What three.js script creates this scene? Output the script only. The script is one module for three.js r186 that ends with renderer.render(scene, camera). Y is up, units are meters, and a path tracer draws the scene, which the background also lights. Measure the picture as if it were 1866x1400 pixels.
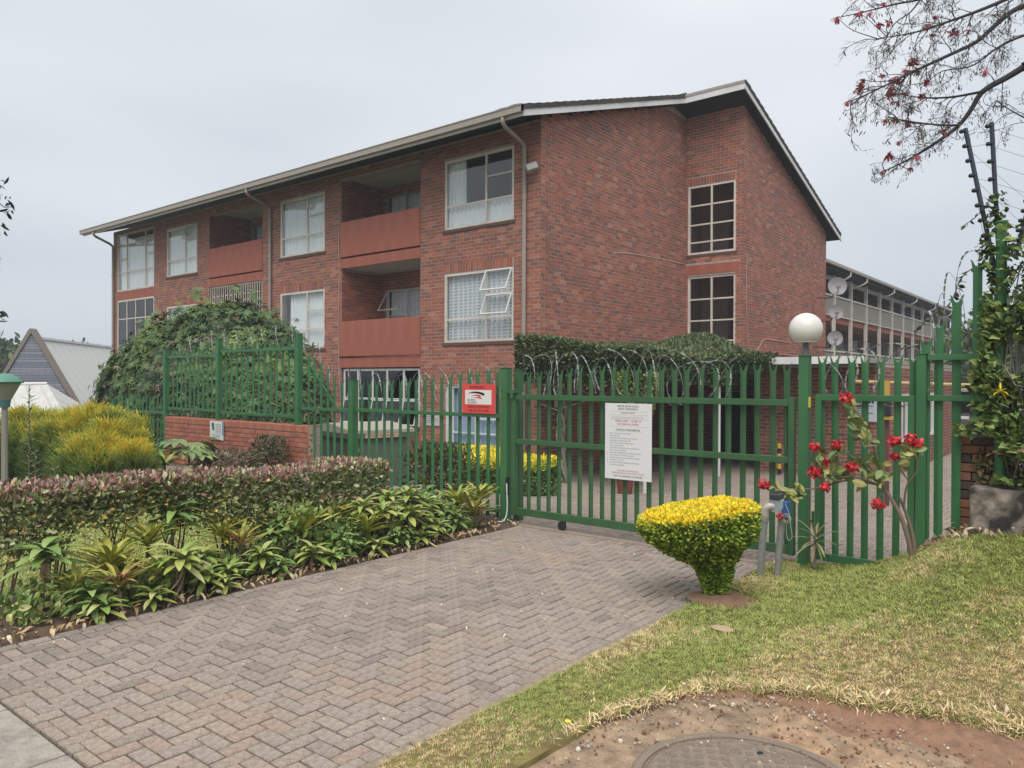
import * as THREE from 'three';
import { mergeGeometries } from 'three/addons/utils/BufferGeometryUtils.js';
import { RoundedBoxGeometry } from 'three/addons/geometries/RoundedBoxGeometry.js';

// ---------------------------------------------------------------- camera, sky, sun, exposure
const W = 1024, HGT = 768, RAD = Math.PI / 180;
const renderer = new THREE.WebGLRenderer({ antialias: true });
renderer.setSize(W, HGT);
renderer.toneMapping = THREE.LinearToneMapping;
renderer.toneMappingExposure = 1.92;
renderer.shadowMap.enabled = true;
const scene = new THREE.Scene();
const camera = new THREE.PerspectiveCamera(2 * Math.atan(700 / 1390) / RAD, W / HGT, 0.05, 900);
camera.rotation.order = 'YXZ';
camera.position.set(0, 1.6, 0);
camera.rotation.set(-0.276 * RAD, 39.06 * RAD, 0.209 * RAD);
scene.add(camera);

// seeded random and smooth value noise
function rng(a) { return function () { a |= 0; a = a + 0x6D2B79F5 | 0; let t = Math.imul(a ^ a >>> 15, 1 | a); t = t + Math.imul(t ^ t >>> 7, 61 | t) ^ t; return ((t ^ t >>> 14) >>> 0) / 4294967296; }; }
let rnd = rng(11);
const rr = (a, b) => a + (b - a) * rnd();
const clamp = (v, a, b) => Math.min(b, Math.max(a, v)), mix = (a, b, t) => a + (b - a) * t;
const sstep = (a, b, v) => { const t = clamp((v - a) / (b - a), 0, 1); return t * t * (3 - 2 * t); };
function h3(x, y, z) { let h = Math.imul(x, 374761393) + Math.imul(y, 668265263) + Math.imul(z, 2147483647 ^ 0x5bd1e995) | 0; h = Math.imul(h ^ h >>> 13, 1274126177); return ((h ^ h >>> 16) >>> 0) / 4294967296; }
function vn(x, y, z = 0, p = 0) {
  const i = Math.floor(x), j = Math.floor(y), k = Math.floor(z), f = x - i, g = y - j, e = z - k;
  const s = t => t * t * (3 - 2 * t), u = s(f), v = s(g), w = s(e);
  const H = (a, b, c) => p ? h3(((a % p) + p) % p, ((b % p) + p) % p, c) : h3(a, b, c);
  const L = c => mix(mix(H(i, j, c), H(i + 1, j, c), u), mix(H(i, j + 1, c), H(i + 1, j + 1, c), u), v);
  return e ? mix(L(k), L(k + 1), w) : L(k);
}
function fbm(x, y, z = 0, o = 4, p = 0) { let s = 0, a = .5, n = 0; for (let i = 0; i < o; i++) { s += a * vn(x, y, z + i * 17, p); n += a; a *= .5; x *= 2; y *= 2; p *= 2; } return s / n; }

// overcast sky: a pale bank of cloud, brighter ahead of the camera and above
{
  const w = 512, h = 256, d = new Float32Array(w * h * 4);
  for (let j = 0; j < h; j++) for (let i = 0; i < w; i++) {
    const th = (j + .5) / h * Math.PI - Math.PI / 2, ph = (i + .5) / w * 2 * Math.PI - Math.PI;   // row 0 = down
    const y = Math.sin(th), x = Math.cos(th) * Math.cos(ph), z = Math.cos(th) * Math.sin(ph);
    const c = fbm(x * 1.6 + 5, y * 3.4 + 2, z * 1.6 + 9, 4), c2 = fbm(x * 4 + 1, y * 8 + 7, z * 4 + 3, 3);
    const ahead = Math.exp(-((x + .5) ** 2 + (y - .34) ** 2 + (z + .8) ** 2) * 1.6);
    let l = .33 + .075 * sstep(.0, .8, y) + .10 * ahead + .27 * (c - .5) + .11 * (c2 - .5);
    if (y < 0) l = .17;
    const o = (j * w + i) * 4, b = sstep(.48, .33, l);
    d[o] = l * mix(.965, .90, b); d[o + 1] = l; d[o + 2] = l * mix(1.055, 1.10, b); d[o + 3] = 1;
  }
  const t = new THREE.DataTexture(d, w, h, THREE.RGBAFormat, THREE.FloatType);
  t.mapping = THREE.EquirectangularReflectionMapping; t.magFilter = t.minFilter = THREE.LinearFilter; t.needsUpdate = true;
  scene.background = t; scene.environment = t;
}
const sun = new THREE.DirectionalLight(new THREE.Color(1, .96, .9), 1.5);
sun.position.set(1, 24, 11); sun.target.position.set(-6.5, 0, -2.5);
sun.shadow.radius = 90; sun.castShadow = true; sun.shadow.mapSize.set(2048, 2048);
Object.assign(sun.shadow.camera, { left: -40, right: 40, top: 40, bottom: -40, near: .5, far: 90 });
scene.add(sun, sun.target);

// ---------------------------------------------------------------- helpers
const V = (x, y, z) => new THREE.Vector3(x, y, z);
const names = {};
const numbered = n => { const k = names[n] = (names[n] ?? -1) + 1; return k ? `${n}_${String(k).padStart(3, '0')}` : n; };
function mesh(name, geo, m, parent) { const o = new THREE.Mesh(geo, m); o.name = name; o.castShadow = o.receiveShadow = true; if (parent) parent.add(o); return o; }
function thing(name, label, category, pos = [0, 0, 0], group, turn = 0) {
  const o = new THREE.Group(); o.name = numbered(name); o.position.set(...pos); o.rotation.y = turn;
  o.userData = { label, category }; if (group) o.userData.group = group; scene.add(o); return o;
}
function one(name, geo, m, label, category, group) { const o = mesh(numbered(name), geo, m, scene); o.userData = { label, category }; if (group) o.userData.group = group; return o; }
function struct(name, geo, m) { const o = mesh(name, geo, m, scene); o.userData.kind = 'structure'; return o; }
const ni = g => g.index ? g.toNonIndexed() : g;
const merge = a => mergeGeometries(a.map(g => g.index ? g.toNonIndexed() : g), false);
function uvBox(g, s = 1) {       // texture coordinates in metres, by the way each face points
  const p = g.attributes.position, n = g.attributes.normal, uv = new Float32Array(p.count * 2);
  for (let i = 0; i < p.count; i++) {
    const ax = Math.abs(n.getX(i)), ay = Math.abs(n.getY(i)), az = Math.abs(n.getZ(i));
    const a = ax > ay && ax > az ? [p.getZ(i), p.getY(i)] : ay > az ? [p.getX(i), p.getZ(i)] : [p.getX(i), p.getY(i)];
    uv[2 * i] = a[0] * s; uv[2 * i + 1] = a[1] * s;
  }
  g.setAttribute('uv', new THREE.BufferAttribute(uv, 2)); return g;
}
function bx(x0, x1, y0, y1, z0, z1) { const g = new THREE.BoxGeometry(x1 - x0, y1 - y0, z1 - z0); g.translate((x0 + x1) / 2, (y0 + y1) / 2, (z0 + z1) / 2); return uvBox(g.toNonIndexed()); }
function rbx(x0, x1, y0, y1, z0, z1, r = .008) { const g = new RoundedBoxGeometry(x1 - x0, y1 - y0, z1 - z0, 1, r); g.translate((x0 + x1) / 2, (y0 + y1) / 2, (z0 + z1) / 2); return uvBox(g.index ? g.toNonIndexed() : g); }
function tube(pts, r, seg = 20, rad = 6, closed = false) { return new THREE.TubeGeometry(new THREE.CatmullRomCurve3(pts.map(p => Array.isArray(p) ? V(...p) : p), closed), seg, r, rad, closed).toNonIndexed(); }
function cyl(a, b, r0, r1 = r0, n = 10) {
  const A = V(...a), B = V(...b), d = B.clone().sub(A), g = new THREE.CylinderGeometry(r1, r0, d.length(), n, 1);
  g.applyQuaternion(new THREE.Quaternion().setFromUnitVectors(V(0, 1, 0), d.clone().normalize())); const c = A.add(B).multiplyScalar(.5); g.translate(c.x, c.y, c.z); return g.toNonIndexed();
}
function taperTube(pts, r0, r1, seg = 14, rad = 6) {            // a limb whose radius runs from r0 to r1
  const c = new THREE.CatmullRomCurve3(pts.map(p => Array.isArray(p) ? V(...p) : p)), g = new THREE.TubeGeometry(c, seg, 1, rad), P = g.attributes.position;
  for (let i = 0; i <= seg; i++) { const q = c.getPointAt(i / seg), r = mix(r0, r1, i / seg); for (let j = 0; j <= rad; j++) { const k = i * (rad + 1) + j; P.setXYZ(k, q.x + (P.getX(k) - q.x) * r, q.y + (P.getY(k) - q.y) * r, q.z + (P.getZ(k) - q.z) * r); } }
  return g.toNonIndexed();
}
function polyGeo(verts, faces) {                              // flat-shaded polygons, fans
  const p = []; for (const f of faces) for (let i = 1; i < f.length - 1; i++) for (const k of [f[0], f[i], f[i + 1]]) p.push(...verts[k]);
  const g = new THREE.BufferGeometry(); g.setAttribute('position', new THREE.Float32BufferAttribute(p, 3)); g.computeVertexNormals(); return uvBox(g);
}
function prism(poly, a, b, axis) {                            // polygon in two axes swept along the third ('x': poly is [z,y]; 'z': poly is [x,y])
  const v = []; for (const t of [a, b]) for (const [u, w] of poly) v.push(axis === 'x' ? [t, w, u] : [u, w, t]);
  const n = poly.length, f = [[...Array(n).keys()].reverse(), [...Array(n).keys()].map(i => i + n)];
  for (let i = 0; i < n; i++) { const j = (i + 1) % n; f.push([i, j, j + n, i + n]); }
  return polyGeo(v, f);
}
// ---------------------------------------------------------------- textures and materials
const enc = v => { v = clamp(v, 0, 1); return v < .0031308 ? v * 12.92 : 1.055 * Math.pow(v, 1 / 2.4) - .055; };
const mul = (w, fn) => tex(w, (u, v) => enc(fn(u, v)));       // a texture that multiplies a colour by about 1
function tex(w, fn, srgb = true, h = w) {
  const d = new Uint8Array(w * h * 4);
  for (let j = 0; j < h; j++) for (let i = 0; i < w; i++) { const c = fn(i / w, j / h), o = (j * w + i) * 4; for (let k = 0; k < 3; k++) d[o + k] = clamp((Array.isArray(c) ? c[k] : c) * 255, 0, 255); d[o + 3] = 255; }
  const t = new THREE.DataTexture(d, w, h); t.wrapS = t.wrapT = THREE.RepeatWrapping; t.magFilter = THREE.LinearFilter; t.minFilter = THREE.LinearMipmapLinearFilter; t.generateMipmaps = true;
  if (srgb) t.colorSpace = THREE.SRGBColorSpace; t.needsUpdate = true; return t;
}
const rep = (t, s, u = s) => { const c = t.clone(); c.repeat.set(s, u); c.needsUpdate = true; return c; };
const tn = rng(5);
const T_grain = mul(256, (u, v) => { const f = fbm(u * 24, v * 24, 1, 4, 24); return .82 + .6 * (f - .5) + .3 * (tn() - .5) + (tn() < .03 ? .2 : 0); });
const T_soft = mul(256, (u, v) => .9 + .34 * (fbm(u * 6, v * 6, 3, 5, 6) - .5));
const T_streak = mul(256, (u, v) => .88 + .22 * (fbm(u * 24, v * 4, 3, 4, 4) - .5) + .05 * (tn() - .5));
const T_bump = tex(256, (u, v) => .5 + .8 * (fbm(u * 20, v * 20, 8, 4, 20) - .5) + .2 * (tn() - .5), false);
const lin = (r, g, b) => new THREE.Color().setRGB(r, g, b);
function mat(c, rough = .8, o = {}) { return new THREE.MeshStandardMaterial({ color: Array.isArray(c) ? lin(...c) : new THREE.Color(c), roughness: rough, metalness: 0, ...o }); }
const DS = { side: THREE.DoubleSide };
const M = {
  green: mat([.046, .165, .062], .42, { map: rep(T_soft, .7), bumpMap: T_bump, bumpScale: .0004 }),
  greenOld: mat([.045, .125, .048], .5, { map: rep(T_soft, .9), bumpMap: T_bump, bumpScale: .0004 }),
  cream: mat([.78, .70, .61], .5, { map: rep(T_soft, .8) }),
  creamGrey: mat([.40, .35, .30], .55, { map: rep(T_streak, .6) }),
  white: mat([.8, .79, .77], .45, { map: rep(T_soft, .6) }),
  terracotta: mat([.43, .138, .092], .75, { map: rep(T_streak, .35), bumpMap: T_bump, bumpScale: .001 }),
  mortar: mat([.5, .43, .37], .95, { map: rep(T_grain, 1.5) }),
  darkTimber: mat([.028, .026, .03], .8, { map: rep(T_streak, .8) }),
  roofTile: mat([.075, .062, .055], .9, { map: rep(T_grain, 1) }),
  glass: new THREE.MeshPhysicalMaterial({ color: lin(.97, .985, .985), roughness: .015, transmission: 1, thickness: 0, ior: 1.5 }),
  glassDark: new THREE.MeshPhysicalMaterial({ color: lin(.42, .45, .48), roughness: .03, transmission: 1, thickness: 0, ior: 1.52 }),
  curtain: new THREE.MeshPhysicalMaterial({ color: lin(.9, .91, .92), roughness: .95, transmission: .12, thickness: 0, side: THREE.DoubleSide }),
  net: new THREE.MeshPhysicalMaterial({ color: lin(.9, .91, .93), roughness: .95, transmission: .15, thickness: 0, side: THREE.DoubleSide, map: tex(128, (u, v) => (Math.sin(u * 2 * Math.PI * 12) > -.1 && Math.sin(v * 2 * Math.PI * 12) > -.1) ? .74 : .94) }),
  blueCurtain: mat([.42, .5, .66], .9, DS),
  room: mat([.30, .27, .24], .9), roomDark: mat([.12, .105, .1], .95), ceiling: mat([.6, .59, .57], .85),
  concrete: mat([.33, .30, .26], .9, { map: rep(T_grain, .8), bumpMap: T_bump, bumpScale: .003 }),
  galv: mat([.42, .43, .43], .42, { metalness: .55, map: rep(T_soft, 3) }),
  wire: mat([.33, .33, .33], .6, { metalness: .2 }),
  black: mat([.018, .02, .024], .5),
  bark: mat([.10, .08, .068], .95, { map: rep(T_streak, 2), bumpMap: T_bump, bumpScale: .004 }),
  barkDark: mat([.045, .04, .045], .95),
  barkGrey: mat([.26, .235, .20], .95, { map: rep(T_streak, 2) }),
  stem: mat([.12, .09, .06], .9),
  soilRed: mat([.30, .17, .105], .98, { map: rep(T_grain, 1.2), bumpMap: T_bump, bumpScale: .01 }),
  soil: mat([.13, .085, .058], .98, { map: rep(T_grain, 1), bumpMap: T_bump, bumpScale: .012 }),
  leafAny: new THREE.MeshPhysicalMaterial({ color: lin(1, 1, 1), roughness: .62, specularIntensity: .45, side: THREE.DoubleSide }),
  leafMatt: new THREE.MeshPhysicalMaterial({ color: lin(1, 1, 1), roughness: .85, specularIntensity: .3, side: THREE.DoubleSide }),
};
// ---------------------------------------------------------------- foliage
const Q = new THREE.Quaternion(), EU = new THREE.Euler(), MX = new THREE.Matrix4();
// a leaf lying along +z from its stalk at the origin, folded along the midrib, drooping by curl
function leafGeo(len, wid, fold = .25, curl = .2, seg = 3, pw = .8) {
  const p = [], row = i => { const t = i / seg, w = wid / 2 * Math.pow(Math.sin(Math.PI * (t * .96 + .02)), pw), a = curl * t; return [[-w, w * fold - curl * len * t * t * .5, len * t * (1 - a * a * .15)], [0, -curl * len * t * t * .5, len * t * (1 - a * a * .15)], [w, w * fold - curl * len * t * t * .5, len * t * (1 - a * a * .15)]]; };
  for (let i = 0; i < seg; i++) { const a = row(i), b = row(i + 1); for (const k of [0, 1]) p.push(...a[k], ...b[k], ...b[k + 1], ...a[k], ...b[k + 1], ...a[k + 1]); }
  const g = new THREE.BufferGeometry(); g.setAttribute('position', new THREE.Float32BufferAttribute(p, 3)); g.computeVertexNormals();
  g.setAttribute('uv', new THREE.Float32BufferAttribute(new Float32Array(p.length / 3 * 2), 2)); return g;
}
function place(g, p, e, s = 1) { const c = g.clone(); c.applyMatrix4(new THREE.Matrix4().compose(V(...p), new THREE.Quaternion().setFromEuler(new THREE.Euler(...e, 'YXZ')), V(s, s, s))); return c; }
function instanced(name, geo, m, list, parent) {        // list: {p, q|e, s, c}
  const o = new THREE.InstancedMesh(geo, m, list.length); o.name = name; o.castShadow = o.receiveShadow = true; const c = new THREE.Color();
  list.forEach((l, i) => {
    if (l.q) Q.copy(l.q); else Q.setFromEuler(EU.set(l.e[0], l.e[1], l.e[2], 'YXZ'));
    const s = l.s ?? 1; MX.compose(V(...l.p), Q, Array.isArray(s) ? V(...s) : V(s, s, s)); o.setMatrixAt(i, MX); if (l.c) o.setColorAt(i, c.setRGB(...l.c));
  });
  o.userData.kind = 'stuff'; if (parent) parent.add(o); return o;
}
const camP = V(0, 1.6, 0);
// leaves: the ones that show largest as leaf meshes of their own, the rest as one part
function leaves(parent, geos, list, m, single = 0, palette, partName = 'foliage') {
  if (single) {
    const mats = palette.map(c => { const k = m.clone(); k.color = lin(...c.map(v => v * 1.7)); return k; });
    list.sort((a, b) => a.rank - b.rank);
    list.splice(0, single).forEach((l, i) => {
      const o = mesh('leaf', geos[i % geos.length], mats[l.k], parent); o.position.set(...l.p); if (l.q) o.quaternion.copy(l.q); else o.rotation.set(l.e[0], l.e[1], l.e[2], 'YXZ'); const s = l.s ?? 1; o.scale.set(s, s, s);
    });
  }
  const per = geos.map(() => []); list.forEach((l, i) => per[i % geos.length].push(l));
  per.forEach((l, i) => l.length && instanced(partName, geos[i], m, l, parent));
}
const LEAFK = 1.7;
const tint = (c, a = .25) => { const f = LEAFK * (1 + (rnd() - .5) * 2 * a), g = (rnd() - .5) * a * .4; return [c[0] * f * (1 + g), c[1] * f, c[2] * f * (1 - g)]; };
function outward(n, wild) {                              // a turn that points +z of a leaf about along n
  const d = V(n[0] + (rnd() - .5) * wild, n[1] + (rnd() - .5) * wild, n[2] + (rnd() - .5) * wild).normalize();
  const q = new THREE.Quaternion().setFromUnitVectors(V(0, 0, 1), d); return q.multiply(new THREE.Quaternion().setFromAxisAngle(V(0, 0, 1), rnd() * 6.283));
}
// ---------------------------------------------------------------- ground
const HYARD = -.5;
function yardH(z) { return HYARD * sstep(-6.7, -13.4, z) - .0; }
const EDGE = [[-1.98, -2.44], [-1.96, -2.62], [-1.92, -3.01], [-1.82, -3.3], [-1.75, -3.57], [-1.57, -3.77], [-1.38, -3.87], [-1.16, -3.86], [-.92, -3.9], [-.7, -3.99], [-.49, -4.03], [-.35, -4.05], [.4, -4.2], [4, -4.4]];
function edgeZ(x) { if (x < -1.98) return -.9; for (let i = 1; i < EDGE.length; i++) if (x <= EDGE[i][0]) { const a = EDGE[i - 1], b = EDGE[i]; return mix(a[1], b[1], (x - a[0]) / (b[0] - a[0])); } return -4.4; }
function lawnH(x, z) {
  const t = clamp((x + 2.2) / 1.2, 0, 1.6), d = clamp((Math.min(edgeZ(x), -3) - z) / 2.5, 0, 1);
  const tt = t < 1 ? Math.pow(t, 2.1) : 1 + (t - 1) * .5;
  return .02 + .4 * tt * d + .055 * sstep(-1.6, -1, x) * (1 - d * .6) + .02 * (fbm(x * 2.2, z * 2.2, 4, 3) - .5);
}
{ // one sheet of earth out to the horizon, lowered under the paved parts
  const xs = [-420, -200, -120, -80, -60, -45, -34, -26, -20, -16, -14, -12, -10, -8, -6.6, -5.3, -5.2, -3.8, -2.5, -2.4, -1.2, 0, 1.5, 3, 5, 8, 14, 25, 50, 120, 420];
  const zs = [60, 20, 8, 3, 1, -.5, -1.3, -1.4, -2.5, -4, -5.2, -6.5, -6.75, -8, -9.5, -11, -13.4, -16, -20, -26, -34, -45, -60, -90, -150, -260, -520];
  const g = new THREE.PlaneGeometry(1, 1, xs.length - 1, zs.length - 1), p = g.attributes.position;
  zs.forEach((z, j) => xs.forEach((x, i) => {
    let y = x > -10.2 && z < -6.7 ? yardH(z) - .14 : -.05;
    if (x > -5.25 && z > -6.9) y = -.14;
    if (x < -10.2 && z < -6.7) y = -.05 + (HYARD - .05) * sstep(-6.7, -13.4, z);
    if (x < -24) y -= .9 * sstep(-24, -60, x);
    p.setXYZ(j * xs.length + i, x, y, z);
  }));
  g.computeVertexNormals(); uvBox(g);
  struct('ground', g, mat([.10, .095, .045], .98, { map: rep(T_grain, .5) }));
}
// ---- driveway of herringbone pavers, with concrete edging
const paverTones = [[.405, .332, .276], [.385, .315, .262], [.425, .35, .29], [.36, .293, .243], [.41, .322, .262], [.42, .315, .248], [.315, .258, .218], [.395, .327, .272], [.44, .35, .28], [.27, .225, .193]];
const T_paver = mul(256, (u, v) => { const f = fbm(u * 10, v * 10, 21, 4, 10), g = fbm(u * 40, v * 40, 5, 2, 40); return .80 + .55 * (f - .5) + .45 * (g - .5) + (tn() < .035 ? .3 * tn() : 0); });
const paverMats = paverTones.map(c => mat(c, .92, { map: T_paver, bumpMap: T_bump, bumpScale: .003 }));
const paverMat = mat([1, 1, 1], .92, { map: T_paver, bumpMap: T_bump, bumpScale: .003 });
function chamferBox(w, h, d, c) {           // top at y = 0, no underside
  const v = [], r = (a, b, y) => [[-a, y, -b], [a, y, -b], [a, y, b], [-a, y, b]];
  v.push(...r(w / 2, d / 2, -h), ...r(w / 2, d / 2, -c), ...r(w / 2 - c, d / 2 - c, 0));
  const f = [[11, 10, 9, 8]]; for (const o of [0, 4]) for (let i = 0; i < 4; i++) { const j = (i + 1) % 4; f.push([o + j, o + i, o + 4 + i, o + 4 + j]); }
  const g = polyGeo(v, f); const uv = g.attributes.uv; for (let i = 0; i < uv.count; i++) uv.setXY(i, uv.getX(i) / .2 + .5, uv.getY(i) / .2 + .5); return g;
}
const PA = .0875, paverGeo = chamferBox(PA * 2 - .0105, .05, PA - .0105, .006);
function paverTone(x, z) {
  const big = fbm(x * .7 + 3, z * .7, 2, 3), oil = fbm(x * 1.3 + 9, z * 1.1 + 4, 7, 3), pink = fbm(x * .9 + 20, z * .9 + 8, 5, 3);
  const r = rnd(), blot = (a, b, w) => Math.exp(-(((x - a) / w) ** 2 + ((z - b) / (w * 1.6)) ** 2)), grime = .9 * blot(-3.95, -3.85, .5) + .8 * blot(-3.95, -2.6, .4) + .7 * blot(-3.7, -4.6, .4) + .35 * (fbm(x * 3, z * 3, 2, 3) - .5);
  if (z > -6.7 && r < grime * .9) return [6, 3, 3, 1][Math.floor(rnd() * 4)];
  if (z > -6.7 && x > -2.75 && r < .3) return [5, 4, 3][Math.floor(rnd() * 3)];
  if (oil > .62 && r < .6) return r < .15 ? 6 : 3;
  if (pink > .56 && r < .6) return r < .2 ? 4 : r < .4 ? 5 : 8;
  if (r < .01) return 6; if (r < .04) return 8;
  return big > .5 ? [0, 7, 2, 0, 1][Math.floor(rnd() * 5)] : [1, 3, 7, 1, 0, 7][Math.floor(rnd() * 6)];
}
function herringbone(x0, x1, z0, z1, hf, out) {
  const i0 = Math.floor(x0 / PA) - 2, i1 = Math.ceil(x1 / PA) + 1, j0 = Math.floor(z0 / PA) - 2, j1 = Math.ceil(z1 / PA) + 1;
  for (let i = i0; i <= i1; i++) for (let j = j0; j <= j1; j++) {
    const d = (((i - j) % 4) + 4) % 4; let cx, cz, turn;
    if (d === 0) { cx = (i + 1) * PA; cz = (j + .5) * PA; turn = 0; } else if (d === 3) { cx = (i + .5) * PA; cz = (j + 1) * PA; turn = Math.PI / 2; } else continue;
    const hx = turn ? PA / 2 : PA, hz = turn ? PA : PA / 2;
    const a = Math.max(cx - hx, x0), b = Math.min(cx + hx, x1), c = Math.max(cz - hz, z0), e = Math.min(cz + hz, z1);
    if (b - a < .03 || e - c < .03) continue;
    const sx = (b - a) / (2 * hx), sz = (e - c) / (2 * hz), x = (a + b) / 2, z = (c + e) / 2;
    out.push({ p: [x, hf(x, z) + rr(-.003, .003), z], e: [rr(-.011, .011), turn + rr(-.012, .012), rr(-.011, .011)], s: turn ? [sz, 1, sx] : [sx, 1, sz] });
  }
}
{
  const bed = struct('driveway', bx(-5.27, -2.45, -.2, -.02, -6.75, -1.33), mat([.05, .04, .032], .98, { map: rep(T_grain, 1.5) }));
  const list = []; herringbone(-5.13, -2.46, -6.72, -1.34, () => 0, list);
  for (let z = -1.34 - PA; z > -6.7; z -= PA * 2) list.push({ p: [-5.18, .001, z], e: [0, Math.PI / 2 + rr(-.01, .01), 0], s: [1, 1, .98] });     // border course
  list.forEach(l => { l.k = paverTone(l.p[0], l.p[2]); if (l.p[0] < -4.95 && rnd() < .7) l.k = [1, 3, 4, 6][Math.floor(rnd() * 4)]; l.d = Math.hypot(l.p[0], l.p[2]); const f = rr(.93, 1.07); l.c = paverTones[l.k].map(v => v * f); });
  const ang = l => Math.abs(Math.atan2(-l.p[0], -l.p[2]) / RAD - 39) < 36 && l.d > 2.7;
  list.sort((a, b) => (ang(b) - ang(a)) || a.d - b.d);
  list.splice(0, 300).forEach(l => { const o = mesh('paver', paverGeo, paverMats[l.k], bed); o.position.set(...l.p); o.rotation.set(l.e[0], l.e[1], l.e[2], 'YXZ'); o.scale.set(...l.s); });
  instanced('paver', paverGeo, paverMat, list, bed);
  const edging = struct('driveway_edging', merge([[-.5, -2.3], [-2.31, -3.6], [-3.61, -4.75], [-4.76, -5.9]].map(([a, b], i) => rbx(-2.448, -2.385 + .004 * i, -.12, .012 + .004 * (i % 2), b, a, .006))), mat([.36, .28, .20], .95, { map: rep(T_grain, 1), bumpMap: T_bump, bumpScale: .003 }));
}
{ // kerb slabs of smooth concrete at the street
  const k = struct('kerb', bx(-7.2, -2.0, -.3, -.02, -1.2, -.2), M.concrete);
  const cm = [[.42, .37, .31], [.39, .35, .295], [.40, .345, .29]].map(c => mat(c, .9, { map: rep(T_grain, .9), bumpMap: T_bump, bumpScale: .0015 }));
  for (let i = 0; i < 7; i++) mesh('kerb_slab', rbx(-7.0 + i * .7, -6.31 + i * .7, -.25, .004, -1.325, -.3, .008), cm[i % 3], k);
}
{ // paved yard behind the gate, falling gently to the building
  const g = new THREE.PlaneGeometry(1, 1, 10, 20), p = g.attributes.position, X0 = -10.02, X1 = 3.5;
  for (let j = 0; j <= 20; j++) for (let i = 0; i <= 10; i++) { const z = mix(-6.75, -44, (j / 20) ** 1.5); p.setXYZ(j * 11 + i, mix(X0, X1, i / 10), yardH(z) - .022, z); }
  g.computeVertexNormals(); uvBox(g);
  const y = struct('paved_yard', g, mat([.075, .062, .052], .98));
  const list = []; herringbone(X0, 2.2, -21, -6.76, (x, z) => yardH(z), list);
  list.forEach(l => { const s = (yardH(l.p[2] + .1) - yardH(l.p[2] - .1)) / .2; l.q = new THREE.Quaternion().setFromEuler(new THREE.Euler(-Math.atan(s), 0, 0)).multiply(new THREE.Quaternion().setFromEuler(new THREE.Euler(...l.e, 'YXZ'))); const k = paverTone(l.p[0], l.p[2]); const f = rr(.84, 1); l.c = paverTones[k].map(v => v * f); });
  instanced('paver', paverGeo, paverMat, list, y);
  const far = []; herringbone(-6, 3.4, -40, -21, (x, z) => yardH(z), far); far.forEach(l => { l.c = paverTones[paverTone(l.p[0], l.p[2])]; });
  instanced('paver', paverGeo, paverMat, far, y);
}
{ // gate track strip
  struct('gate_track', bx(-5.3, -2.0, -.02, .007, -6.74, -6.55), mat([.34, .26, .21], .9, { map: rep(T_grain, 2) }));
}
{ // street pavement of gritty concrete, dusted with red earth
  const w = 1024, t = tex(w, (u, v) => {
    const x = -2.1 + u * 3.4, z = -4.6 + v * 4.6, e = edgeZ(Math.max(x, -1.97));
    const red = sstep(.62, -.05, e - z < 0 ? z - e : 0) * sstep(-1.8, -1.1, x + .25 * (fbm(x * 3, z * 3, 3) - .5)), n = fbm(u * 60, v * 70, 2, 4), m = fbm(u * 7, v * 8, 9, 4), g = tn();
    const k = clamp(red * .9 + (m - .55) * 1.3, 0, 1) * clamp(.55 + 1.2 * (fbm(u * 26, v * 30, 5, 3) - .4), 0, 1);
    const base = [.60, .51, .415], earth = [.62, .43, .29]; const s = .8 + .42 * (n - .5) + .22 * (m - .5) + .12 * (g - .5) + (g > .985 ? .22 : 0);
    return base.map((b, i) => mix(b, earth[i], k) * s * 1.2);
  });
  const g = new THREE.PlaneGeometry(3.4, 4.6, 60, 80), p = g.attributes.position; g.rotateX(-Math.PI / 2);
  for (let i = 0; i < p.count; i++) { const x = p.getX(i) - .4, z = p.getZ(i) - 2.3; p.setXYZ(i, x, -.004 + .006 * (fbm(x * 3, z * 3, 1, 3) - .5) - .05 * sstep(-.9, .5, x), z); }
  g.computeVertexNormals(); t.wrapS = t.wrapT = THREE.ClampToEdgeWrapping;
  struct('pavement', g, mat([1, 1, 1], .95, { map: t, bumpMap: rep(T_bump, 9, 12), bumpScale: .004 }));
}
{ // cast cover of a manhole
  const t = thing('manhole_cover', 'round worn concrete manhole cover with raised studs, set in the street pavement', 'manhole cover', [-1.163, .0, -2.915]);
  const cm = mat([.27, .21, .165], .95, { map: rep(T_grain, 2), bumpMap: T_bump, bumpScale: .002 });
  mesh('frame_ring', new THREE.LatheGeometry([[.415, -.03], [.415, .004], [.42, .0065], [.452, .0065], [.458, .003], [.458, -.03]].map(a => new THREE.Vector2(...a)), 64), cm, t);
  mesh('lid', new THREE.LatheGeometry([[0, .004], [.395, .004], [.407, -.002], [.407, -.03]].map(a => new THREE.Vector2(...a)), 64), cm, t);
  const stud = new RoundedBoxGeometry(.03, .007, .03, 1, .003);
  for (let i = -7; i <= 7; i++) for (let j = -7; j <= 7; j++) { const x = i * .054 + (j % 2) * .0, z = j * .054; if (Math.hypot(x, z) < .375 && !(Math.abs(i) < 1)) { const o = mesh('stud', stud, cm, t); o.position.set(x, .0035, z); } }
  t.rotation.y = .55;
  mesh('lifting_hole', new THREE.CylinderGeometry(.014, .014, .004, 12).translate(.10, .0065, -.28), M.black, t);
}
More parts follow.
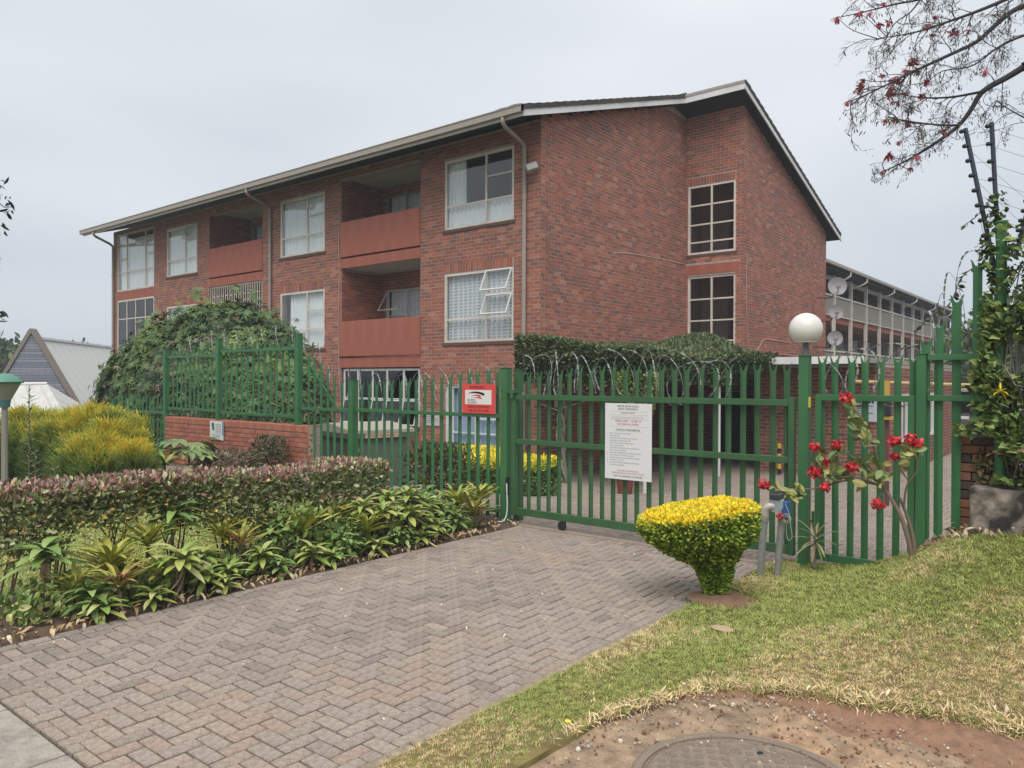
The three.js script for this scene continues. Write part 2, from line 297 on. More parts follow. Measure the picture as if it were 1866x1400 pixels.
{ // lawn on the right, rising to the fence
  const nx = 46, nz = 60, g = new THREE.PlaneGeometry(1, 1, nx, nz), p = g.attributes.position;
  for (let i = 0; i <= nx; i++) for (let j = 0; j <= nz; j++) {
    const x = -2.384 + 4.6 * Math.pow(i / nx, 1.3), z0 = edgeZ(x), z1 = x < -1.1 ? -6.72 : -7.6, k = j === 0 ? 0 : (j - 1) / (nz - 1), z = mix(z0, z1, k) + (j ? 0 : .012);
    p.setXYZ(j * (nx + 1) + i, x, j ? lawnH(x, z) : -.07, z + .04 * (fbm(x * 6, 2, 1, 3) - .5) * (k < .1 ? 1 : 0));
  }
  g.computeVertexNormals(); uvBox(g);
  const lawn = struct('lawn', g, mat([1, 1, 1], .98, { map: tex(256, (u, v) => { const n = fbm(u * 10, v * 10, 4, 4, 10); return [.46 + .2 * (n - .5) + .1 * (tn() - .5), .41 + .2 * (n - .5) + .1 * (tn() - .5), .25 + .1 * (n - .5)]; }) }));
  lawn.material.map.repeat.set(1.2, 1.2);
  // grass
  const blade = []; for (let i = 0; i < 7; i++) blade.push(place(leafGeo(rr(.028, .05), .0042, .2, rr(.3, 1.1), 2, .6), [rr(-.022, .022), 0, rr(-.022, .022)], [-rr(.5, 1.35), rr(0, 6.28), 0]));
  const tuft = merge(blade), list = [];
  rnd = rng(31);
  for (let i = 0; i < 95000; i++) {
    const x = rr(-2.39, .55), z = rr(-7.0, -.95), e = edgeZ(x); if (z > e + .02 * rnd() || (x > -1.95 && z > -2)) continue; if (z < -6.72 && x < -1.1) continue;
    if (Math.hypot(x + 2.32, z + 5.26) < .2 + .1 * fbm(x * 9, z * 9) && rnd() < .93) continue;
    const near = sstep(.85, .0, e - z) * (x < -1.98 ? .75 : 1), dry = clamp(near + (fbm(x * 1.7, z * 1.7, 3, 4) - .5) * 2.5 + .08 + sstep(-3.6, -2, z) * .35, 0, 1);
    if (dry > .55 && rnd() < .25) continue;
    const gcol = rnd() < dry * .85 ? tint([.40, .31, .17], .35) : tint(rnd() < .5 ? [.235, .24, .08] : [.18, .21, .06], .35);
    const far = clamp(Math.hypot(x, z) / 5, .6, 1.5);
    list.push({ p: [x, lawnH(x, z) - .003, z], e: [rr(-.25, .25), rr(0, 6.28), rr(-.25, .25)], s: rr(.5, 1.0) * far * (dry > .6 ? .85 : 1), c: gcol });
  }
  for (let i = 0; i < 1300; i++) { const x = -1.95 + 2.4 * rnd(), e = edgeZ(x) + rr(-.09, .03) + .07 * (fbm(x * 8, 4, 2, 3) - .5); list.push({ p: [x, .012 + .06 * sstep(-1.6, -1, x) * rnd(), e], e: [rr(-.3, 1.0), rr(-1.6, 1.6), rr(-.6, .6)], s: rr(.6, 1.5), c: rnd() < .75 ? tint([.42, .33, .19], .3) : tint([.17, .19, .05], .3) }); }
  const go = instanced(numbered('grass'), tuft, M.leafMatt, list, scene); go.userData = { label: 'short patchy grass, green and straw coloured, on the lawn right of the driveway', category: 'grass', kind: 'stuff' };
}
{ // strip of red earth where the lawn breaks off, and bare earth under the clipped bush
  const n = 60, g = new THREE.PlaneGeometry(1, 1, n, 3), p = g.attributes.position;
  for (let i = 0; i <= n; i++) for (let j = 0; j <= 3; j++) { const x = -1.9 + 3.2 * i / n, w = mix(.06, .5, sstep(-1.7, .2, x)) * (.6 + .8 * fbm(x * 5, 3, 2, 3)), t = j / 3, z = edgeZ(x) - .06 + t * (w + .06); p.setXYZ(j * (n + 1) + i, x, [.045 * sstep(-1.7, -1, x) + .006, .03 * sstep(-1.7, -1, x) + .008, .007, -.012][j] - .05 * sstep(-.9, .5, x) + .008 * fbm(x * 12, z * 12), z); }
  g.computeVertexNormals(); uvBox(g); struct('bare_earth', g, M.soilRed);
  const c = new THREE.CircleGeometry(.24, 30).rotateX(-Math.PI / 2), q = c.attributes.position;
  for (let i = 0; i < q.count; i++) { const x = q.getX(i) * 1.05 - 2.27, z = q.getZ(i) - 5.2; q.setXYZ(i, x, lawnH(x, z) + .006 + (i === 0 ? .03 : 0) + .012 * fbm(x * 14, z * 14), z); }
  c.computeVertexNormals(); uvBox(c); struct('earth_patch', c, M.soilRed);
}
{ // crumbs of earth and grit where lawn, earth and pavement meet
  const g = new THREE.IcosahedronGeometry(.006, 0), list = []; rnd = rng(36);
  for (let i = 0; i < 1700; i++) { const x = -1.9 + 2.3 * rnd(), z = edgeZ(x) + .02 + Math.pow(rnd(), 1.7) * .75; list.push({ p: [x, .004 - .05 * sstep(-.9, .5, x) + .018 * sstep(-1.5, -.9, x) * sstep(.3, 0, z - edgeZ(x)), z], e: [rr(0, 3), rr(0, 3), 0], s: rr(.25, 1.25) * (rnd() < .05 ? 1.8 : 1), c: tint(rnd() < .55 ? [.19, .11, .07] : rnd() < .6 ? [.27, .22, .17] : [.40, .36, .30], .25).map(v => v * .75) }); }
  const go = instanced(numbered('grit'), g, M.leafMatt, list, scene); go.userData = { label: 'crumbs of red earth and grit scattered along the broken lawn edge', category: 'grit', kind: 'stuff' };
}
{ // lawn and planting bed on the left
  const gl = new THREE.PlaneGeometry(26, 6.7, 30, 10).rotateX(-Math.PI / 2).translate(-19, -.005, -3.3); uvBox(gl);
  const t = tex(256, (u, v) => { const n = fbm(u * 10, v * 10, 14, 4, 10); return [.44 + .18 * (n - .5) + .1 * (tn() - .5), .44 + .2 * (n - .5) + .1 * (tn() - .5), .23]; });
  struct('side_lawn', gl, mat([1, 1, 1], .98, { map: t }));
  const g = new THREE.PlaneGeometry(1, 1, 12, 40), p = g.attributes.position;
  for (let j = 0; j <= 40; j++) for (let i = 0; i <= 12; i++) { const x = mix(-6.55, -5.255, i / 12), z = mix(-1.35, -6.75, j / 40), e = Math.sin(Math.PI * i / 12); p.setXYZ(j * 13 + i, x, -.02 + .05 * Math.sqrt(e) + .04 * e * (fbm(x * 6, z * 6, 2, 3) - .3), z); }
  g.computeVertexNormals(); uvBox(g); struct('flower_bed', g, M.soil);
  struct('verge_earth', bx(-9, -5.262, -.2, .003, -1.62, -1.327), mat([.25, .16, .10], .98, { map: rep(T_grain, 1) }));
  const blade = []; for (let i = 0; i < 6; i++) blade.push(place(leafGeo(rr(.03, .055), .006, .2, rr(.3, 1.1), 2, .6), [rr(-.04, .04), 0, rr(-.04, .04)], [-rr(.6, 1.35), rr(0, 6.28), 0]));
  const tuft = merge(blade), list = []; rnd = rng(32);
  for (let i = 0; i < 34000; i++) { const x = -6.3 - 9 * Math.pow(rnd(), 1.3), z = rr(-6.5, -1.45); const d = fbm(x * 1.1, z * 1.1, 3, 3); list.push({ p: [x, -.006, z], e: [rr(-.2, .2), rr(0, 6.28), rr(-.2, .2)], s: rr(.8, 1.5), c: rnd() < d * .35 ? tint([.30, .27, .11], .25) : tint([.20, .235, .075], .25) }); }
  const go = instanced(numbered('grass'), tuft, M.leafMatt, list, scene); go.userData = { label: 'light green grass of the lawn seen under and behind the red-tipped hedge', category: 'grass', kind: 'stuff' };
}
// ---------------------------------------------------------------- apartment building of brick
const brickTones = [[.475, .162, .102], [.44, .146, .094], [.50, .195, .128], [.41, .138, .09], [.36, .128, .092], [.32, .13, .096], [.265, .128, .102], [.53, .235, .155], [.45, .172, .118], [.335, .15, .118]];
const brickTex = mul(128, (u, v) => .84 + .3 * (fbm(u * 12, v * 6, 6, 4, 6) - .5) + .12 * (tn() - .5));
const brickMats = brickTones.map(c => mat(c, .9, { map: brickTex, bumpMap: T_bump, bumpScale: .0015 }));
const brickMat = mat([1, 1, 1], .9, { map: brickTex, bumpMap: T_bump, bumpScale: .0015 });
const BL = .222, BH = .072, BJ = .013;
const brickGeo = new THREE.BoxGeometry(1, 1, 1);
const brickRound = (() => { const g = new RoundedBoxGeometry(.222, .075, .09, 1, .006); return g; })();
function brickTone(x, y, z) {
  const n = fbm(x * .55 + z * .37 + 7, y * .8, 3, 4), w = sstep(3.9, 4.2, y) * .05, r = rnd();
  const d = n + w + .04;
  if (y > 4.85 && rnd() < .34) return [4, 5, 9, 3, 4, 6][Math.floor(rnd() * 6)];
  if (r < d * .9 - .22) return [5, 6, 4, 9, 6, 5][Math.floor(rnd() * 6)];
  return [0, 1, 2, 0, 3, 1, 8, 7, 0, 4, 3, 1][Math.floor(rnd() * 12)];
}
// courses of stretchers on one face; axis 'x' faces +z at z = at, axis 'z' faces +x at x = at. holes: [u0,u1,y0,y1]
function courses(out, axis, at, u0, u1, y0, topFn, holes = [], lintels = [], weight = 1) {
  const pitch = BH + BJ, run = BL + BJ;
  const put = (a, b, y, h, dark) => {
    if (b - a < .03) return; const m = (a + b) / 2, o = rr(-.0015, .003);
    const x = axis === 'x' ? m : at - .012 + o, z = axis === 'x' ? at - .012 + o : m;
    const k = brickTone(x, y, z + (axis === 'z' ? 40 : 0));
    out.push({ p: [x, y, z], e: [0, axis === 'x' ? 0 : Math.PI / 2, rr(-.004, .004)], s: [b - a, h, .03], k, c: (f => brickTones[k].map(v => v * f))(rr(.9, 1.1)), rank: weight * Math.hypot(x, y - 1.6, z), d: weight });
  };
  for (let r = 0; ; r++) {
    const yc = y0 + r * pitch + pitch / 2; if (yc > topFn(u0) && yc > topFn(u1)) break;
    let u = u0 - (r % 2 ? run / 2 : 0);
    for (; u < u1; u += run) {
      let segs = [[u <= u0 ? u0 : u + BJ / 2, u + run >= u1 ? u1 + .002 : u + run - BJ / 2]];
      if (yc > topFn((segs[0][0] + segs[0][1]) / 2)) continue;
      for (const h of [...holes, ...lintels]) if (yc + BH / 2 > h[2] + .02 && yc - BH / 2 < h[3] - .02) segs = segs.flatMap(([a, b]) => (b <= h[0] || a >= h[1]) ? [[a, b]] : [[a, Math.min(b, h[0] - .002)], [Math.max(a, h[1] + .002), b]].filter(q => q[1] - q[0] > .03));
      for (const [a, b] of segs) put(a, b, yc, BH);
    }
  }
  for (const [a, b, c, d] of lintels) for (let u = a; u < b - .04; u += .085) put(u + .005, Math.min(u + .08, b), (c + d) / 2, d - c - .01);
}
function backing(axis, at, u0, u1, y0, poly, holes, depth = .22) {   // mortar face and wall body behind the bricks
  const s = new THREE.Shape(poly.map(p => new THREE.Vector2(...p)));
  for (const [a, b, c, d] of holes) s.holes.push(new THREE.Path([[a, c], [b, c], [b, d], [a, d]].map(p => new THREE.Vector2(...p))));
  const g = ni(new THREE.ExtrudeGeometry(s, { depth, bevelEnabled: false }));
  if (axis === 'x') g.translate(0, 0, at - depth); else { g.applyMatrix4(new THREE.Matrix4().set(0, 0, 1, at - depth, 0, 1, 0, 0, 1, 0, 0, 0, 0, 0, 0, 1)); const p = g.attributes.position; for (let i = 0; i < p.count; i += 3) { const a = [p.getX(i), p.getY(i), p.getZ(i)]; p.setXYZ(i, p.getX(i + 1), p.getY(i + 1), p.getZ(i + 1)); p.setXYZ(i + 1, ...a); } g.computeVertexNormals(); }
  return uvBox(g);
}
function pleats(x0, x1, y0, y1, z, amp = .042, n = 6, seg = 90) {
  const g = new THREE.PlaneGeometry(x1 - x0, y1 - y0, seg, 4), p = g.attributes.position, uv = g.attributes.uv, ph = rnd() * 9;
  for (let i = 0; i < p.count; i++) { const u = p.getX(i) + (x1 + x0) / 2, f = (y1 - (p.getY(i) + (y0 + y1) / 2)) / (y1 - y0); p.setXYZ(i, u, p.getY(i) + (y0 + y1) / 2, z + amp * (.5 + .5 * f) * (Math.sin(u * n * 2 * Math.PI / .9 + ph + .7 * Math.sin(u * 9)) + .3 * Math.sin(u * 57))); uv.setXY(i, u * 1.1, p.getY(i) * 1.1); }
  g.computeVertexNormals(); return g;
}
// a steel window facing +z, glass set in z. cols: [{x1 fraction, bars: [heights 0..1], open: [row]}]
function win(parent, [x0, x1, y0, y1], z, cols, o = {}) {
  const w = new THREE.Group(); w.name = 'window'; parent.add(w);
  const fr = [], f = o.f ?? .062, m = o.mat ?? M.cream, W_ = x1 - x0, H_ = y1 - y0, zb = z - .028, zf = z + .028;
  fr.push(bx(x0, x0 + f, y0, y1, zb, zf), bx(x1 - f, x1, y0, y1, zb, zf), bx(x0 + f, x1 - f, y1 - f, y1, zb + .002, zf - .002), bx(x0 + f, x1 - f, y0, y0 + f, zb + .002, zf - .002));
  let a = x0 + f * .6; const t = o.t ?? .044;
  cols.forEach((c, i) => {
    const b = i === cols.length - 1 ? x1 - f * .6 : x0 + W_ * c.to;
    if (i < cols.length - 1) fr.push(bx(b - t / 2, b + t / 2, y0 + f, y1 - f, zb + .006, zf - .004));
    const rows = [0, ...(c.bars ?? []), 1];
    (c.bars ?? []).forEach(v => fr.push(bx(a, b, y0 + v * H_ - t * .42, y0 + v * H_ + t * .42, zb + .010, zf - .008)));
    for (let r = 0; r < rows.length - 1; r++) {
      const ya = y0 + rows[r] * H_, yb = y0 + rows[r + 1] * H_, open = (c.open ?? []).includes(r);
      const pane = bx(a + .004, b - .004, ya + .004, yb - .004, -.002, .002);
      if (!open) { pane.translate(0, 0, z); mesh('pane', pane, o.glass ?? M.glass, w); continue; }
      // top-hung sash pushed out
      const A = o.angle ?? .5, hinge = new THREE.Matrix4().makeTranslation(0, yb - .02, z + .035).multiply(new THREE.Matrix4().makeRotationX(-A)).multiply(new THREE.Matrix4().makeTranslation(0, -(yb - .02), 0));
      const s = .03, sash = merge([bx(a + .01, b - .01, yb - .02 - s, yb - .02, -.014, .014), bx(a + .01, b - .01, ya + .012, ya + .012 + s, -.014, .014), bx(a + .01, a + .01 + s, ya + .012 + s, yb - .02 - s, -.013, .013), bx(b - .01 - s, b - .01, ya + .012 + s, yb - .02 - s, -.013, .013)]);
      sash.applyMatrix4(hinge); pane.applyMatrix4(hinge);
      mesh('sash', sash, o.sash ?? M.white, w); mesh('pane', pane, o.glass ?? M.glass, w);
    }
    a = b;
  });
  mesh('frame', merge(fr), m, w);
  if (o.sill) mesh('sill', bx(x0 - .05, x1 + .05, y0 - .07, y0 - .002, z - .05, o.sill), mat([.13, .085, .07], .8, { map: rep(T_streak, 1) }), w);
  for (const [u0, u1, v0, v1, kind] of o.curtains ?? []) mesh('curtain', pleats(x0 + u0 * W_, x0 + u1 * W_, y0 + v0 * H_, y0 + v1 * H_, z - .09 - rnd() * .02), kind ?? M.curtain, w);
  return w;
}
const apt = thing('apartment_building', 'three storey red brick apartment building with beige gutters and terracotta balconies', 'building');
const FZ = -13.33, FX0 = -30.88, FX1 = -10.025, SZ = -20.3, BXX = -8.3, BZ = -27.62;
const roofF = z => 7.2 + (-12.28 - z) * .3195;     // roof top, front slope
const roofB = z => 9.545 - (-19.62 - z) * .3235;
const under = z => (z > -19.62 ? roofF(z) : roofB(z)) - .16;
const bricks = [];
{
  const W1 = [-12.935, -10.779], W2 = [-19.743, -17.617], W3 = [-26.647, -24.561], U = [5.208, 6.883], L = [2.491, 4.16];
  const B1 = [-16.886, -13.774], B2 = [-23.8, -20.67], W4 = [-30.55, -27.58];
  const holes = [[...W1, ...U], [...W1, ...L], [...W2, ...U], [...W2, ...L], [...W3, ...U], [...W3, ...L], [...B1, -.48, 7.05], [...B2, -.48, 7.02], [...W4, 2.2, 7.19], [-12.89, -11.19, -.46, 1.47]];
  const soldier = [W1, W2, W3].map(w => [w[0] - .0, w[1] + .0, 4.165, 4.39]);
  courses(bricks, 'x', FZ, FX0, FX1, -.55, () => 7.3, holes, soldier, 1);
  const body = [backing('x', FZ + .001, 0, 0, 0, [[FX0, -1.1], [FX1 + .001, -1.1], [FX1 + .001, 7.32], [FX0, 7.32]], holes)];
  // gable wall, stair wall, rear gable wall
  courses(bricks, 'z', FX1, SZ, FZ, -.55, u => under(u), [], [], 1.05);
  body.push(backing('z', FX1 + .001, 0, 0, 0, [[FZ - .25, -1.1], [FZ - .25, 7.3], [-19.5, 9.32], [SZ, 9.2], [SZ, -1.1]], []));
  const S1 = [-9.952, -8.519, 5.22, 7.19], S2 = [-9.952, -8.519, 2.05, 4.596], DO = [-9.0, -8.35, -.5, 1.3];
  courses(bricks, 'x', SZ, FX1, BXX, -.55, () => 9.2, [S1, S2, DO, [FX1, -8.4, 4.65, 4.92]], [[-9.99, -8.5, 7.195, 7.42]], 1.05);
  body.push(backing('x', SZ + .001, 0, 0, 0, [[FX1 - .3, -1.1], [BXX + .001, -1.1], [BXX + .001, 9.2], [FX1 - .3, 9.2]], [S1, S2, DO]));
  courses(bricks, 'z', BXX, BZ, SZ, -.55, u => under(u), [], [], 1.1);
  body.push(backing('z', BXX + .001, 0, 0, 0, [[SZ - .23, -1.1], [SZ - .23, 9.2], [BZ, under(BZ)], [BZ, -1.1]], []));
  // closing walls at the back and the left
  body.push(bx(FX0, FX0 + .2, -1.1, 7.3, -20, FZ - .24), bx(FX0, BXX - .25, -1.1, 6.7, BZ, BZ + .2), bx(FX0, FX0 + .2, -1.1, 6.7, BZ + .2, -20));
  mesh('wall', merge(body), M.mortar, apt);
  // balcony recesses: brick cheeks and back walls
  const D = -14.83, cheek = [];
  for (const [a, b] of [B1, B2]) {
    courses(bricks, 'z', a + .012, D, FZ - .02, -.5, () => 7.28, [[D, FZ, 4.64, 4.94], [D, FZ, 1.92, 2.22]], [], 1.2);
    const back = [[a + .14, b - .55, 2.9, 4.2], [a + .14, b - .55, 5.6, 6.92]];
    courses(bricks, 'x', D, a, b, -.5, () => 7.28, back, [], 1.2);
    cheek.push(bx(a - .2, a - .001, -.6, 7.3, D, FZ - .235), bx(b + .001, b + .2, -.6, 7.3, D, FZ - .235), backing('x', D + .001, 0, 0, 0, [[a - .2, -.6], [b + .2, -.6], [b + .2, 7.3], [a - .2, 7.3]], back, .15));
    for (let k = 0; k < 2; k++) {
      const y = k ? 4.66 : 1.94;
      mesh('balcony_slab', bx(a + .003, b - .003, y, y + .26, D + .002, FZ - .055), M.ceiling, apt);
      mesh('balcony_beam', bx(a + .002, b - .002, y - .01, y + .25, FZ - .05, FZ + .012), M.terracotta, apt);
      mesh('balcony_parapet', rbx(a - (k ? 0 : .03), b + (k ? 0 : .03), y + .29, y + 1.25, FZ - .07, FZ + (k ? .035 : .05), .012), M.terracotta, apt);
      win(apt, back[k], D - .06, [{ to: .34, bars: [.42], open: k ? [] : [1] }, { to: .68, bars: [] }, {}], { curtains: [[.02, .98, 0, 1, M.curtain]], mat: k ? M.creamGrey : M.white, angle: .55 });
    }
    mesh('balcony_ceiling', bx(a + .002, b - .002, 7.12, 7.16, D + .002, FZ - .02), M.ceiling, apt);
  }
  mesh('wall', merge(cheek), M.mortar, apt);
  mesh('screen_board', bx(-13.83, -13.79, 6.1, 6.75, FZ - .3, FZ - .22), M.white, apt);
  // windows of the front
  const three = [{ to: .61, bars: [.335] }, { bars: [.335, .66] }];
  const zg = FZ - .033, sl = FZ + .03;
  win(apt, [...W1, ...U], zg, three, { sill: sl, curtains: [[.02, .27, .3, 1], [.92, .99, .3, 1], [.02, .98, .02, .36]] });
  win(apt, [...W1, ...L], zg, [{ to: .61, bars: [.335] }, { bars: [.335, .66], open: [1, 2] }], { sill: sl, curtains: [[.02, .98, .02, .98, M.net]], sash: M.white, angle: .42 });
  win(apt, [...W2, ...U], zg, three, { sill: sl, curtains: [[.02, .98, .02, .98]] });
  win(apt, [...W2, ...L], zg, three, { sill: sl, curtains: [[.17, .98, .0, .98]] });
  win(apt, [...W3, ...U], zg, [{ to: .61, bars: [.335] }, { bars: [.335, .7], open: [2] }], { sill: sl, curtains: [[.02, .98, .02, .98]], angle: .25 });
  win(apt, [...W3, ...L], zg, three, { sill: sl, curtains: [[.02, .98, .02, .98]] });
  win(apt, [W4[0], W4[1], 4.96, 7.16], zg, [{ to: .26, bars: [.33, .56, .8], open: [] }, { to: .76, bars: [.33, .8] }, { bars: [.33, .58, .82] }], { curtains: [[.05, .97, .0, .9]] });
  win(apt, [W4[0], W4[1], 2.2, 4.62], zg, [{ to: .26, bars: [.7] }, { to: .5, bars: [.7] }, { to: .76, bars: [.7] }, { bars: [.7] }], { glass: M.glassDark, curtains: [[.02, .25, 0, .7, M.blueCurtain]] });
  mesh('spandrel', bx(W4[0], W4[1], 4.62, 4.95, FZ - .06, FZ - .01), M.terracotta, apt);
  // ground floor: glazed grid under the balcony and blue curtained door
  const G1 = [-16.82, -13.82, .42, 1.9];
  win(apt, G1, FZ - .07, [{ to: .2, bars: [.46], open: [0] }, { to: .4, bars: [.46] }, { to: .59, bars: [.46], open: [0] }, { to: .8, bars: [.46], open: [0] }, { bars: [.46], open: [0] }], { mat: M.white, f: .06, t: .06, glass: M.glassDark, sill: FZ + .02, angle: .22 });
  courses(bricks, 'x', FZ - .02, B1[0], B1[1], -.52, () => .36, [], [], 1.2);
  mesh('wall', bx(B1[0], B1[1], -.6, .35, FZ - .2, FZ - .04), M.mortar, apt);
  win(apt, [-12.89, -11.19, -.46, 1.47], FZ - .05, [{ to: .12 }, { to: .56, bars: [.42] }, { bars: [.42, .6] }], { mat: M.white, f: .06, curtains: [[.02, .98, 0, 1, M.blueCurtain]] });
  // burglar bars at the second bay
  const gb = []; for (let x = B2[0] + .05; x < B2[1]; x += .13) { gb.push(bx(x - .012, x + .012, 3.2, 4.63, FZ - .05, FZ - .03)); if (Math.round((x - B2[0]) / .13) % 2) gb.push(bx(x + .03, x + .1, 4.1, 4.13, FZ - .048, FZ - .032), bx(x + .03, x + .1, 4.3, 4.33, FZ - .048, FZ - .032)); }
  gb.push(bx(B2[0], B2[1], 4.6, 4.64, FZ - .052, FZ - .028), bx(B2[0], B2[1], 3.3, 3.33, FZ - .052, FZ - .028)); mesh('burglar_bars', merge(gb), M.cream, apt);
  // stair windows
  const st = [{ to: .5, bars: [.175, .43, .71] }, { bars: [.175, .43, .71] }];
  win(apt, S1, SZ - .033, st, { sill: SZ + .02, f: .06, t: .05 });
  win(apt, S2, SZ - .05, [{ to: .5, bars: [.27, .5, .74] }, { bars: [.27, .5, .74] }], { f: .06, t: .05 });
  mesh('spandrel', bx(FX1 + .002, -8.4, 4.65, 4.92, SZ - .04, SZ + .012), M.terracotta, apt);
  mesh('door', bx(DO[0], DO[1], DO[2], DO[3], SZ - .1, SZ - .06), M.black, apt);
  // inside: floors, partitions, rooms behind the windows
  const inn = []; for (const y of [-.75, 1.98, 4.7]) inn.push(bx(FX0 + .2, FX1 - .24, y, y + .2, -18, FZ - .25));
  inn.push(bx(FX0 + .2, FX1 - .24, 7.2, 7.28, -18, FZ - .25), bx(FX0 + .2, FX1 - .24, -.9, 7.2, -18.2, -18.0));
  for (const x of [-27.2, -24, -20.4, -17.15, -13.5]) inn.push(bx(x - .06, x + .06, -.5, 7.2, -18, -14.99));
  mesh('interior', merge(inn), M.room, apt);
  const stair = [bx(-10.2, BXX - .25, -.6, 9.1, -24.2, -24), bx(-10.4, -10.24, -.6, 9.1, -24, SZ - .24)]; for (const y of [1.9, 4.65]) stair.push(bx(-10.2, BXX - .25, y, y + .2, -24, SZ - .9));
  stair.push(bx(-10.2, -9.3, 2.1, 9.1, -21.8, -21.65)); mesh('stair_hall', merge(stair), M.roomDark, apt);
  // roof
  const top = z => roofF(z), RX0 = -31.0;
  const roof = mesh('roof', merge([
    prism([[-12.3, roofF(-12.3) - .14], [-12.3, roofF(-12.3) - .02], [-19.62, roofF(-19.62) - .02], [-19.62, roofF(-19.62) - .14]], RX0, -9.74, 'x'),
    prism([[-19.6, roofB(-19.6) - .14], [-19.6, roofB(-19.6) - .02], [-28.27, roofB(-28.27) - .02], [-28.27, roofB(-28.27) - .14]], RX0, -8.03, 'x')]), M.darkTimber, apt);
  // tiles along the verges and over the slopes' edges
  const tile = polyGeo([[-.17, 0, -.19], [.17, 0, -.19], [.17, 0, .19], [-.17, 0, .19], [-.17, .07, -.19], [.17, .07, -.19], [.17, .115, .19], [-.17, .115, .19], [-.06, .125, .19], [-.06, .08, -.19], [.06, .125, .19], [.06, .08, -.19]], [[7, 3, 0, 4], [1, 2, 6, 5], [3, 7, 8, 10, 6, 2], [0, 1, 5, 11, 9, 4], [4, 9, 8, 7], [9, 11, 10, 8], [11, 5, 6, 10]]);
  const sl1 = Math.atan(.3195), sl2 = Math.atan(.3235); const tileMats = [[.075, .062, .055], [.062, .052, .047], [.09, .072, .062]].map(c => mat(c, .92, { map: rep(T_grain, 2) }));
  for (let c = 0; c < 2; c++) {
    for (let i = 0; i < 23; i++) { const z = -12.36 - i * .318; const o = mesh('roof_tile', tile, tileMats[Math.floor(rnd() * 3)], roof); o.position.set(-9.84 - c * .33, roofF(z) - .042 + rr(-.004, .004), z); o.rotation.x = sl1 + .03; }
    for (let i = 0; i < 27; i++) { const z = -19.75 - i * .318; const o = mesh('roof_tile', tile, tileMats[Math.floor(rnd() * 3)], roof); o.position.set(-8.13 - c * .33, roofB(z) - .042 + rr(-.004, .004), z); o.rotation.set(-sl2 - .03, Math.PI, 0, 'XYZ'); o.rotation.set(sl2 + .03, Math.PI, 0, 'YXZ'); }
  }
  mesh('ridge_tile', cyl([-10.2, roofF(-19.62) + .0, -19.6], [-9.68, roofF(-19.62) + .0, -19.6], .10, .10, 10), M.roofTile, roof);
  const barge = (x, a, b, f) => prism([[a, f(a) - .18], [a, f(a) - .04], [b, f(b) - .04], [b, f(b) - .18]], x, x + .03, 'x');
  mesh('barge_board', barge(-9.72, -12.29, -19.6, roofF), M.white, apt);
  mesh('barge_board', barge(-8.01, -19.56, -28.3, roofB), M.white, apt);
  mesh('fascia', bx(-9.69, -7.985, 9.34, 9.5, -19.585, -19.555), M.white, apt);
  mesh('flashing', bx(-9.69, -7.98, 9.502, 9.58, -19.62, -19.54), M.creamGrey, apt);
  mesh('fascia', bx(-31.0, -9.69, 7.02, 7.10, -12.285, -12.26), M.white, apt);
  const gp = [[-12.258, 7.075], [-12.15, 7.075], [-12.15, 7.19], [-12.135, 7.205], [-12.135, 7.225], [-12.16, 7.225], [-12.16, 7.085], [-12.248, 7.085], [-12.248, 7.225], [-12.258, 7.225]];
  mesh('gutter', prism(gp.reverse(), -31.05, -9.66, 'x'), M.creamGrey, apt);
  for (const [x, xt] of [[-30.78, -29.95], [-20.18, -19.74], [-10.43, -10.17]]) {
    const r = .045, pts = [[xt, 7.08, -12.2], [xt, 6.98, -12.2], [xt - .01, 6.93, -12.24], [mix(xt, x, .5), 6.86, -12.72], [x + .01, 6.79, -13.2], [x, 6.73, -13.255], [x, 6.6, -13.262]];
    mesh('downpipe', merge([tube(pts, r, 40, 8), cyl([x, 6.62, -13.262], [x, -.5, -13.262], r, r, 10), ...[5.6, 3.6, 1.6].map(y => cyl([x, y, -13.262], [x, y + .08, -13.262], r + .006, r + .006, 10))]), M.creamGrey, apt);
  }
  mesh('wall_cable', merge([tube([[FX1 + .012, 4.78, FZ - 3], [FX1 + .012, 4.86, -17], [FX1 + .012, 4.93, -18.6], [FX1 + .012, 4.965, -20.25]], .007, 20, 5)]), M.cream, apt);
  const wc = mat([.5, .33, .27], .7);
  mesh('wall_cable', merge([tube([[BXX + .015, 5.17, -20.54], [BXX + .015, 4.4, -20.5], [BXX + .015, 3.65, -20.52], [BXX + .015, 2.5, -20.65]], .01, 30, 5), tube([[BXX + .015, 2.38, -21.1], [BXX + .015, 2.6, -21.5], [BXX + .015, 2.79, -21.75], [BXX + .015, 2.82, -22.6], [BXX + .015, 2.79, -24.1]], .012, 30, 5), tube([[BXX + .015, 2.23, -21.3], [BXX + .015, 2.4, -21.93], [BXX + .015, 2.42, -23], [BXX + .015, 2.4, -24.77]], .012, 30, 5), tube([[-16.93, 6.6, FZ + .015], [-16.96, 5.2, FZ + .02], [-16.94, 4.6, FZ + .015], [-16.98, 3.2, FZ + .02], [-16.94, 1.7, FZ + .015]], .014, 30, 5)]), wc, apt);
}
{ // the bricks: those showing largest are bricks of their own
  bricks.sort((a, b) => (a.d > 1.1) - (b.d > 1.1) || a.rank - b.rank);
  const vis = bricks.filter(b => b.p[1] > 1.9), low = bricks.filter(b => b.p[1] <= 1.9);
  vis.splice(0, 300).forEach(b => { const o = mesh('brick', brickGeo, brickMats[b.k], apt); o.position.set(...b.p); o.rotation.set(b.e[0], b.e[1], b.e[2], 'YXZ'); o.scale.set(...b.s); });
  instanced('brickwork', brickGeo, brickMat, [...vis, ...low], apt);
}
